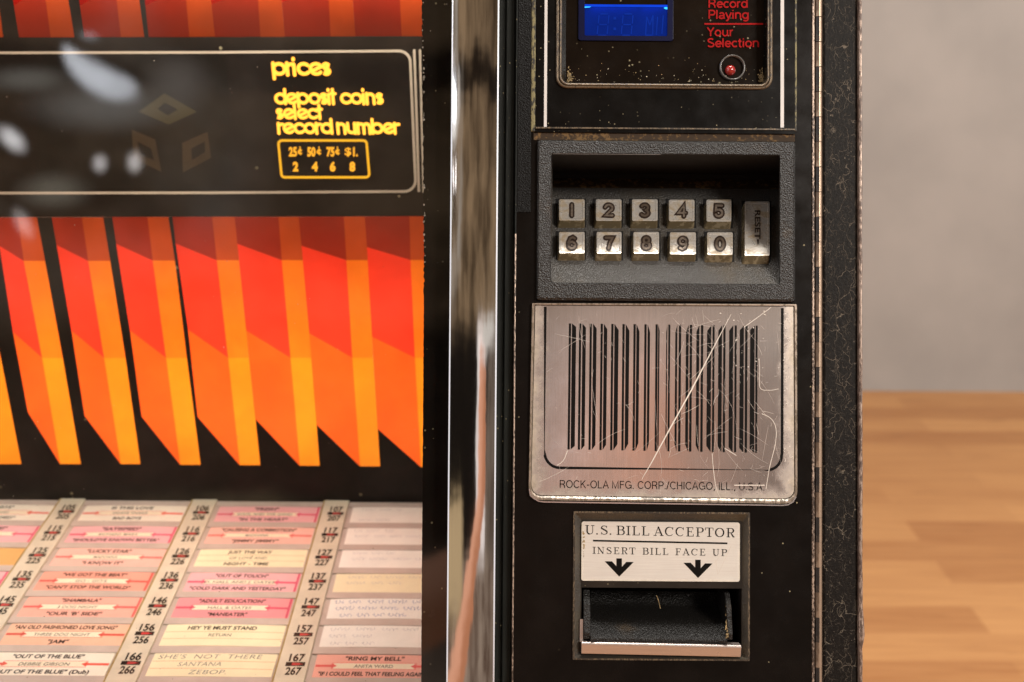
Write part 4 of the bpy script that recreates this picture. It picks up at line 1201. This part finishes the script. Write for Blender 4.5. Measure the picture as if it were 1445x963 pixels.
# solid black sheet standing just proud of the panel, with the lit words let into it (they sit on top, lit through)
def sheet(u0, u1, v0, v1, m=0, fn=PNL, h=0.0003): mb.face([fn(u0, v0, h), fn(u1, v0, h), fn(u1, v1, h), fn(u0, v1, h)], m)
mb.face([PNL(60, 78, 0.0003), PNL(318, 77, 0.0003), PNL(329, 268, 0.0003), PNL(50, 268.5, 0.0003)], 0)
price = mb.build('price_panel', [M_printblack2], J)
mb = MB()
bd = [(Lx, 75.2), (300, 74.2), (563, 72.2)] + [(563 + 16 * math.sin(R(a)), 88.2 - 16 * math.cos(R(a))) for a in range(10, 91, 10)] + [(586.2, 255)] + [(570.5 + 15.7 * math.cos(R(a)), 255 + 15.5 * math.sin(R(a))) for a in range(10, 91, 10)] + [(300, 272.3), (Lx, 273)]
ribbon(mb, PP, bd, 3.6)
ribbon(mb, PP, [(584.5, 70), (588, 170), (591.0, 271)], 3.4)
ribbon(mb, PP, [(592.5, 70), (595.0, 170), (597.8, 272)], 3.0)
mb.build('border_line', M_silverline, price)
# lower-case lettering built from circles and straight strokes, x-height 1
SW = 0.265; RB = 0.5 - SW / 2
def round_letter(ch):
    S_ = []; c_ = 0.5
    if ch == 'o': S_.append(arc(c_, .5, RB, 0, 360, 22)); return S_, .90
    if ch == 'c': S_.append(arc(c_, .5, RB, 42, 318, 18)); return S_, .80
    if ch == 'e':
        S_.append(arc(c_, .5, RB, 25, 318, 18)); S_.append([(c_ + RB * math.cos(R(25)), .5 + RB * math.sin(R(25))), (c_ - RB * .80, .34)]); return S_, .84
    if ch in 'pdb':
        S_.append(arc(c_, .5, RB, 0, 360, 22)); x = c_ - RB if ch in 'pb' else c_ + RB
        S_.append([(x, -.20), (x, .92)] if ch == 'p' else [(x, .07), (x, 1.25)]); return S_, .90
    if ch == 's': S_.append(arc(.32, .70, .17, 35, 240, 9) + arc(.32, .31, .19, 70, -145, 10)); return S_, .58
    if ch == 'i': S_.append([(.13, .06), (.13, .84)]); S_.append([(.13, 1.16), (.13, 1.24)]); return S_, .27
    if ch == 'l': S_.append([(.13, .06), (.13, 1.25)]); return S_, .26
    if ch == 't': S_.append([(.19, .06), (.19, 1.25)]); S_.append([(.03, .90), (.38, .90)]); return S_, .38
    if ch == 'r': S_.append([(.13, .06), (.13, .92)]); S_.append(arc(.42, .55, .29, 170, 78, 6)); return S_, .45
    if ch == 'n': S_.append([(.13, .06), (.13, .92)]); S_.append([(.13, .5)] + arc(.40, .60, .27, 180, 0, 10) + [(.67, .06)]); return S_, .79
    if ch == 'u': S_.append([(.13, .92)] + arc(.40, .40, .27, 180, 360, 10) + [(.67, .92)]); S_.append([(.67, .92), (.67, .06)]); return S_, .79
    if ch == 'm':
        S_.append([(.13, .06), (.13, .92)])
        for k in (0, 1): S_.append([(.13 + .46 * k, .5)] + arc(.36 + .46 * k, .64, .23, 180, 0, 10) + [(.59 + .46 * k, .06)])
        return S_, 1.16
    return S_, .34
def round_text(mb, fn, body, x0, x1, y0, xh, lean, m=0, slope=0.0):
    tot = 0; L = []
    for ch in body: s_, a = round_letter(ch); L.append((s_, tot)); tot += a
    k = (x1 - x0) / tot; q = 0
    for s_, off in L:
        for pts in s_:
            q += 1
            pp_ = [(x0 + (off + x) * k - lean * y * xh, y0 + slope * (off + x) * k - y * xh) for x, y in pts]
            closed = len(pts) > 20
            ribbon(mb, fn, pp_[:-1] if closed else pp_, SW * xh * 0.98, m, closed=closed, caps=not closed, h=q * 1e-6)
mb = MB()
round_text(mb, PP, 'prices', 384, 467, 107.2, 19.5, 0.10)
round_text(mb, PP, 'deposit coins', 387.5, 541, 147.8, 17.0, 0.09)
round_text(mb, PP, 'select', 389.5, 455, 168.8, 16.0, 0.09)
round_text(mb, PP, 'record number', 391.5, 563.5, 189.6, 16.6, 0.09)
def glow(name, rgb, k):
    m_, nt_, b_2 = new_mat(name)
    setb(nt_, b_2, base=(0.02, 0.01, 0.0, 1), emit=nt_.mix(nt_.noise(nt_.obj(), 200, 2), tuple(x * 0.9 for x in rgb) + (1,), rgb + (1,)), es=k)
    return m_
mb.build('lit_lettering', glow('backlit_yellow', (1.0, 0.43, 0.038), 2.5), price)
mb = MB()
q = []
for (cx_, cy_, a0) in ((398, 203.5, 180), (512.5, 203.5, 270), (516, 245.5, 0), (402, 245.5, 90)):
    q += [(cx_ + 5 * math.cos(R(a0 + 15 * k)), cy_ + 5 * math.sin(R(a0 + 15 * k))) for k in range(7)]
ribbon(mb, PP, q, 3.3, 0, closed=True)
for (t, a, b_) in (('25', 407.4, 419), ('50', 433.6, 445.2), ('75', 460.8, 472), ('1.', 498.3, 504.8)):
    put_text(mb, PP, t, a, 220.4, b_, 12.6, 1, 0.06)
for (a, b_) in ((420, 426.3), (446.8, 453.3), (473, 479.4)):
    put_text(mb, PP, 'c', a, 217.5, b_, 9.5, 1, 0.03); ribbon(mb, PP, [((a + b_) / 2, 207), ((a + b_) / 2 + 0.8, 219)], 1.4, 1)
put_text(mb, PP, '$', 486.5, 219.2, 495.6, 11, 1, 0.03)
for (t, a, b_) in (('2', 413.2, 421), ('4', 440, 448.4), ('6', 465.5, 473.4), ('8', 493.2, 501.2)):
    put_text(mb, PP, t, a, 241.4, b_, 12.6, 1, 0.07)
mb.build('price_list', [glow('backlit_gold', (1.0, 0.46, 0.016), 1.3), glow('backlit_amber', (1.0, 0.42, 0.022), 1.5)], price)
# unlit cube emblem at the left of the words
mb = MB()
hx = [(231, 133), (294, 178), (298, 226), (234, 247), (186, 222), (186, 176)]
CU = Off(PNL, 0.0005)
def rhomb(o4, i4, m):
    mb.mesh([CU(*p) for p in o4] + [CU(*p) for p in i4], [(0, 1, 5, 4), (1, 2, 6, 5), (2, 3, 7, 6), (3, 0, 4, 7)], m)
rhomb([(232, 132), (278, 158), (238, 176), (196, 158)], [(233, 145), (251, 155), (237, 163), (222, 154)], 1)
rhomb([(186, 183), (219, 197), (228, 243), (188, 224)], [(194, 200), (213, 210), (217, 226), (199, 219)], 0)
rhomb([(293, 186), (257, 202), (258, 244), (298, 223)], [(289, 200), (270, 210), (271, 226), (289, 215)], 0)
mb.build('cube_emblem', [M_ghost, M_ghost2], price)

# ---- inner side wall of the window well
mb = MB()
mb.box(xat(640), xat(642), 0.009, 0.40, zb, zt)
mb.box(xat(-420), xat(640), 0.40, 0.402, zb - 0.1, zt + 0.1)
mb.build('inner_wall', M_void, J)

# ------------------------------------------------------------------ title rack
RS = R(24.8)
R0 = Vector((0.0, 0.122, P(722, 940, 0.122).z)); EB = Vector((0, math.cos(RS), math.sin(RS))); RN = Vector((0, -math.sin(RS), math.cos(RS)))
def rk(a, b, h=0.0): return R0 + Vector((a / 1000, 0, 0)) + EB * (b / 1000) + RN * h
def rbox(mb, a0, a1, b0, b1, h0, h1, m=0):
    vs = [rk(a, b, h) for a in (a0, a1) for b in (b0, b1) for h in (h0, h1)]
    mb.mesh(vs, [(0, 1, 3, 2), (4, 6, 7, 5), (0, 4, 5, 1), (2, 3, 7, 6), (0, 2, 6, 4), (1, 5, 7, 3)], m)
M_rack = plain('grey_rack_plastic', S(196, 178, 164), 0.55, var=0.07)
M_ivory = plain('aged_ivory_plastic', S(214, 203, 178), 0.42, var=0.06, vscale=90)
M_glue = plain('yellowed_edge', S(176, 148, 84), 0.5, var=0.2, vscale=200)
PITCH, ROWP = 95.0, 27.3
mb = MB(); rbox(mb, -470, -2, -110, 181.5, -0.004, 0.0)
rack = mb.build('title_rack', M_rack, J)
for k in range(-2, 2):                               # column of numbers between the strips
    a0 = -228.8 + PITCH * k
    mb = MB()
    rbox(mb, a0, a0 + 17.5, -110, 179.5, 0.0, 0.0022, 0)
    rbox(mb, a0 - 0.9, a0, -110, 179.5, 0.0, 0.0024, 1)
    num = mb.build('number_plate', [M_ivory, M_glue], rack, bevel=0.0005)
    mb = MB()
    for r in range(-3, 7):
        dig = 6 + k; lo = -2.0 + ROWP * r - 0.4
        n1, n2 = 160 + dig - 10 * r, 260 + dig - 10 * r
        A = lambda a, b, h=0.0: rk(a, b, 0.00228 + h)
        put_text(mb, A, str(n1), a0 + 5.6, lo + 2.6, a0 + 14.6, 6.6, 0, 0.045, dy=1.0)
        put_text(mb, A, str(n2), a0 + 5.4, lo - 9.4, a0 + 14.4, 6.6, 0, 0.045, dy=1.0)
        mb.mesh([A(a0 + 4.4, lo - 1.9), A(a0 + 15.6, lo - 1.9), A(a0 + 15.6, lo + 1.7), A(a0 + 4.4, lo + 1.7)], [(0, 1, 2, 3)], 0)
        mb.mesh([A(a0 + 8.0, lo - 1.3, 2e-5), A(a0 + 14.8, lo - 0.1, 2e-5), A(a0 + 8.0, lo + 1.2, 2e-5)], [(0, 1, 2)], 1)
        mb.mesh([A(a0 + 8.0, lo - 1.3, 1.5e-5), A(a0 + 12.6, lo - 1.0, 1.5e-5), A(a0 + 12.6, lo + 0.9, 1.5e-5), A(a0 + 8.0, lo + 1.2, 1.5e-5)], [(0, 1, 2, 3)], 1)
    mb.build('numbers', [M_ink, plain('red_arrow_print', (0.52, 0.02, 0.02, 1), 0.5)], num)
for k in range(-2, 2):                               # rails that hold the strips
    mb = MB()
    for r in range(-3, 8):
        b0 = -12.2 + ROWP * r - 6.7
        rbox(mb, -211.0 + PITCH * k, -134.9 + PITCH * k, b0, b0 + 6.4, 0.0, 0.0012)
    mb.build('strip_rail', M_rack, rack, bevel=0.0003)
lamp('rack_lamp', 'AREA', (-0.10, 0.035, 0.27), (-0.12, 0.2, -0.14), 1.08, 0.36, (1.0, 0.95, 0.85), 0.05)

# --- title strips: paper cards tucked into the rack, each a thing of its own
PAPER = {
 'cream':  (S(246, 234, 212), S(235, 90, 70)), 'ivory': (S(248, 232, 190), S(236, 170, 120)),
 'pink':   (S(243, 180, 180), S(226, 80, 112)), 'rose': (S(238, 150, 152), S(216, 70, 98)),
 'blush':  (S(246, 190, 172), S(230, 105, 100)), 'salmon': (S(243, 165, 142), S(216, 78, 70)),
 'peach':  (S(246, 190, 158), S(214, 78, 62)), 'coral': (S(246, 176, 156), S(232, 90, 85)),
 'tan':    (S(226, 172, 98), S(200, 140, 70)), 'white': (S(250, 242, 228), S(225, 210, 190)),
}
def paper(name, c):
    m_, nt_, b_2 = new_mat(name)
    o_ = nt_.obj(); n_ = nt_.noise(o_, 70, 5, 0.6)
    setb(nt_, b_2, base=nt_.mix(nt_.ss(n_, 0.25, 0.75), tuple(x * 0.92 for x in c[:3]) + (1,), c), rough=0.7, normal=bump(nt_, nt_.noise(o_, 45, 3), 0.10, 0.002))
    return m_
PM = {k: (paper(k + '_paper', v[0]), plain(k + '_red_print', v[1], 0.6, var=0.1)) for k, v in PAPER.items()}
M_band = paper('band_paper', S(250, 232, 200))
M_type = plain('typed_ink', (0.010, 0.007, 0.008, 1), 0.6, spec=0.1, var=0.2)
M_typegrey = plain('grey_typed_ink', (0.10, 0.10, 0.085, 1), 0.6, var=0.2)
M_pen = plain('blue_pen', (0.17, 0.19, 0.36, 1), 0.6, var=0.3, vscale=200)
M_penpale = plain('faded_pen', (0.42, 0.38, 0.40, 1), 0.6, var=0.3, vscale=200)
M_pencil = plain('pencil_grey', (0.16, 0.15, 0.14, 1), 0.6, var=0.3, vscale=200)
def scrawl(mb, fn, a0, a1, b, hgt, m, rnd, wd_=0.28):
    """a run of loose handwriting"""
    a = a0
    while a < a1 - 3:
        wl = rnd.uniform(6, 13); pts = []; t = 0
        while t < wl and a + t < a1:
            ph = t * 2.3
            pts.append((a + t + 0.7 * math.sin(ph * 1.3), b + hgt * (0.45 + 0.42 * math.sin(ph) * rnd.uniform(0.5, 1.2)))); t += 0.42
        ribbon(mb, fn, pts, wd_, m); a += wl + rnd.uniform(2.0, 4.0)
GROUP = 'paper title strips in the selection rack'
def strip(col, row, kind, lines, style, label, band=True):
    a0 = -208.0 + PITCH * col; b0 = -12.2 + ROWP * row; Wd, Hd = 72.0, 20.4
    rnd = random.Random(col * 31 + row * 7 + 100)
    org = rk(a0 + Wd / 2, b0 + Hd / 2, 0.0)
    tw = rnd.uniform(-0.006, 0.006); sh = rnd.uniform(-0.3, 0.3)
    mb = MB()
    bow = rnd.uniform(0.0001, 0.0006)
    def fn(x, y, h=0.0):                             # strip coordinates in mm from its centre; the card bows a little
        X, Y = x - y * tw + sh, y + x * tw
        z = 0.0004 + h + bow * (1 - (x / 36) ** 2)
        return Vector((X / 1000, 0, 0)) + EB * (Y / 1000) + RN * z
    nx_ = 12
    xs_ = [-Wd / 2 + Wd * k / nx_ for k in range(nx_ + 1)]
    def field(x0, x1, y0, y1, m, h):
        n_ = max(1, int((x1 - x0) / 6)); q = [x0 + (x1 - x0) * k / n_ for k in range(n_ + 1)]
        mb.mesh([fn(x, y0, h) for x in q] + [fn(x, y1, h) for x in q], [(k, k + 1, n_ + 2 + k, n_ + 1 + k) for k in range(n_)], m)
    field(-Wd / 2, Wd / 2, -Hd / 2, Hd / 2, 0, 0.0002)
    for (ya) in (-Hd / 2, Hd / 2): mb.mesh([fn(x, ya, 0.0002) for x in xs_] + [fn(x, ya, -0.0001) for x in xs_], [(k, k + 1, nx_ + 2 + k, nx_ + 1 + k) for k in range(nx_)], 0)
    for (xa) in (-Wd / 2, Wd / 2): mb.face([fn(xa, -Hd / 2, -0.0001), fn(xa, Hd / 2, -0.0001), fn(xa, Hd / 2, 0.0002), fn(xa, -Hd / 2, 0.0002)], 0)
    yb0, yb1 = -2.7, 2.6
    if band:
        field(-25, 21.5, yb0, yb1, 2, 0.00024)
        for yy in (yb0, yb1): field(-26, 23, yy - 0.17, yy + 0.17, 1, 0.00026)
        for sg in (-1, 1):
            x_in = -24.5 if sg < 0 else 21.0; x_out = sg * Wd / 2 * 0.985
            xa, xb2 = sorted((x_in, x_out))
            field(xa, xb2, -1.0, 1.0, 1, 0.00026)
            hd = [(x_in - sg * 1.5, 0), (x_in + sg * 1.8, 2.3), (x_in + sg * 1.8, -2.3)]
            mb.face([fn(x, y, 0.00027) for x, y in hd], 1)
        if kind in ('pink', 'rose', 'salmon', 'coral'): field(Wd / 2 - 1.9, Wd / 2 - 0.5, -Hd / 2, Hd / 2, 1, 0.00025)
    elif style in ('hand', 'lined'):
        for yy in (3.1, -3.4): field(-Wd / 2 + 0.5, Wd / 2 - 0.5, yy - 0.22, yy + 0.22, 1, 0.00025)
    f2 = lambda x, y, h=0.0: fn(x, y, 0.0003 + h)
    ys = (5.0, -1.6, -8.6); caps_ = (3.5, 2.9, 3.4)
    for i, tx in enumerate(lines):
        if not tx: continue
        if style == 'scrawl':
            scrawl(mb, f2, -Wd / 2 + rnd.uniform(3, 12), -Wd / 2 + tx * Wd, ys[i], 4.2, 5, rnd)
            continue
        if style == 'faded':
            scrawl(mb, f2, -Wd / 2 + rnd.uniform(3, 8), -Wd / 2 + tx * Wd, ys[i], 3.6, 6, rnd, 0.2)
            continue
        if style == 'hand':
            tot = min(60, len(tx) * 3.6); x_ = (-20 if i == 1 else -33 if i == 0 else -12)
            put_text(mb, f2, tx, x_, ys[i], x_ + tot, 3.9, 7, -0.01, 1.05, dy=1.0, shear=0.18, slope=0.01, res=3)
            continue
        tot = min(62, len(tx) * (2.45 if i != 1 else 2.25))
        put_text(mb, f2, tx, -2 - tot / 2, ys[i], -2 + tot / 2, caps_[i], 3 if i != 1 else 4, 0.04 if i != 1 else 0.012, dy=1.0, res=3, shear=0.06)
    o_ = mb.build('title_strip', [PM[kind][0], PM[kind][1], M_band, M_type, M_typegrey, M_pen, M_penpale, M_pencil], world=True)
    o_.matrix_world = M @ Matrix.Translation(org)
    o_['label'] = label; o_['category'] = 'title strip'; o_['group'] = GROUP
    return o_
STRIPS = [
 (-2, 6, 'cream', ('"HEARTS"', 'THE BAND', '"BLIND SIDED"'), 'type', 'cream title strip cut off by the left picture edge, in the topmost row', True),
 (-2, 5, 'pink', ('"LONELY ONE!"', 'THE DUO', '"IN MOTION"'), 'type', 'pink title strip cut off by the left picture edge, in the second row', True),
 (-2, 4, 'tan', ('REMEMBER !', '', ''), 'type', 'plain tan title strip cut off by the left picture edge', False),
 (-2, 3, 'pink', ('"TONIGHT"', 'THE BAND', '"AGAIN"'), 'type', 'pink title strip at the left picture edge with only its corner showing', True),
 (-1, 6, 'cream', ('IS THIS LOVE', 'WHITE SNAKE', 'BAD BOYS'), 'type', 'cream title strip with short red arrows, topmost row between numbers 105 and 106', True),
 (-1, 5, 'pink', ('"SATISFIED"', 'RICHARD MARX', '"SHOULD\'VE KNOWN BETTER"'), 'type', 'pink title strip with red arrows directly below the cream one, between numbers 115 and 116', True),
 (-1, 4, 'blush', ('"LUCKY STAR"', 'MADONNA', '"I KNOW IT"'), 'type', 'pale pink title strip reading LUCKY STAR in dark capitals', True),
 (-1, 3, 'salmon', ('"WE GOT THE BEAT"', 'GO - GO\'S', '"CAN\'T STOP THE WORLD"'), 'type', 'salmon title strip reading WE GOT THE BEAT', True),
 (-1, 2, 'coral', ('"SHAMBALA"', '3 DOG NIGHT', '"OUR \'B\' SIDE"'), 'type', 'salmon pink title strip reading SHAMBALA', True),
 (-1, 1, 'peach', ('"AN OLD FASHIONED LOVE SONG"', 'THREE DOG NIGHT', '"JAM"'), 'type', 'peach title strip reading AN OLD FASHIONED LOVE SONG', True),
 (-1, 0, 'cream', ('"OUT OF THE BLUE"', 'DEBBIE GIBSON', '"OUT OF THE BLUE" (Dub)'), 'type', 'cream title strip with red arrows reading OUT OF THE BLUE twice', True),
 (0, 6, 'pink', ('"FRESH"', 'KOOL AND THE GANG', '"IN THE HEART"'), 'type', 'pink title strip with a red right end, topmost row between numbers 106 and 107', True),
 (0, 5, 'blush', ('"CAUSING A COMMOTION"', 'MADONNA', '"JIMMY JIMMY"'), 'type', 'pale pink title strip reading CAUSING A COMMOTION', True),
 (0, 4, 'ivory', ('JUST THE WAY', 'OF LOVE AND', 'NIGHT - TIME'), 'lined', 'cream ruled title strip with faint typing between numbers 126 and 127', False),
 (0, 3, 'pink', ('"OUT OF TOUCH"', 'D. HALL AND J. OATES', '"COLD DARK AND YESTERDAY"'), 'type', 'pink title strip with red arrows reading OUT OF TOUCH', True),
 (0, 2, 'rose', ('"ADULT EDUCATION"', 'HALL & OATES', '"MANEATER"'), 'type', 'deep pink title strip reading ADULT EDUCATION', True),
 (0, 1, 'ivory', ('HEY YE MUST STAND', 'RETURN', ''), 'lined', 'cream ruled title strip with a little faint typing between numbers 156 and 157', False),
 (0, 0, 'ivory', ('SHE\'S  NOT  THERE', 'SANTANA', 'ZEBOP.'), 'hand', 'cream ruled title strip hand-lettered SHE\'S NOT THERE', False),
 (1, 6, 'white', (0.5, 0, 0.4), 'faded', 'white title strip with faded writing, topmost row right of number 107', False),
 (1, 5, 'white', (0.45, 0.75, 0), 'faded', 'white title strip with faded writing, second row right of number 117', False),
 (1, 4, 'white', (0.5, 0.9, 0), 'faded', 'white title strip with faded writing, third row right of number 127', False),
 (1, 3, 'ivory', (0.9, 0.6, 0), 'faded', 'yellowish blank-looking title strip right of number 137', False),
 (1, 2, 'white', (0.95, 0.95, 0.7), 'scrawl', 'white title strip with bold blue handwriting right of number 147', False),
 (1, 1, 'white', (0.85, 0.5, 0.45), 'faded', 'white title strip with thin faded handwriting right of number 157', False),
 (1, 0, 'coral', ('"RING MY BELL"', 'ANITA WARD', '"IF I COULD FEEL THAT FEELING AGAIN"'), 'type', 'salmon pink title strip reading RING MY BELL', True),
]
for sargs in STRIPS: strip(*sargs)
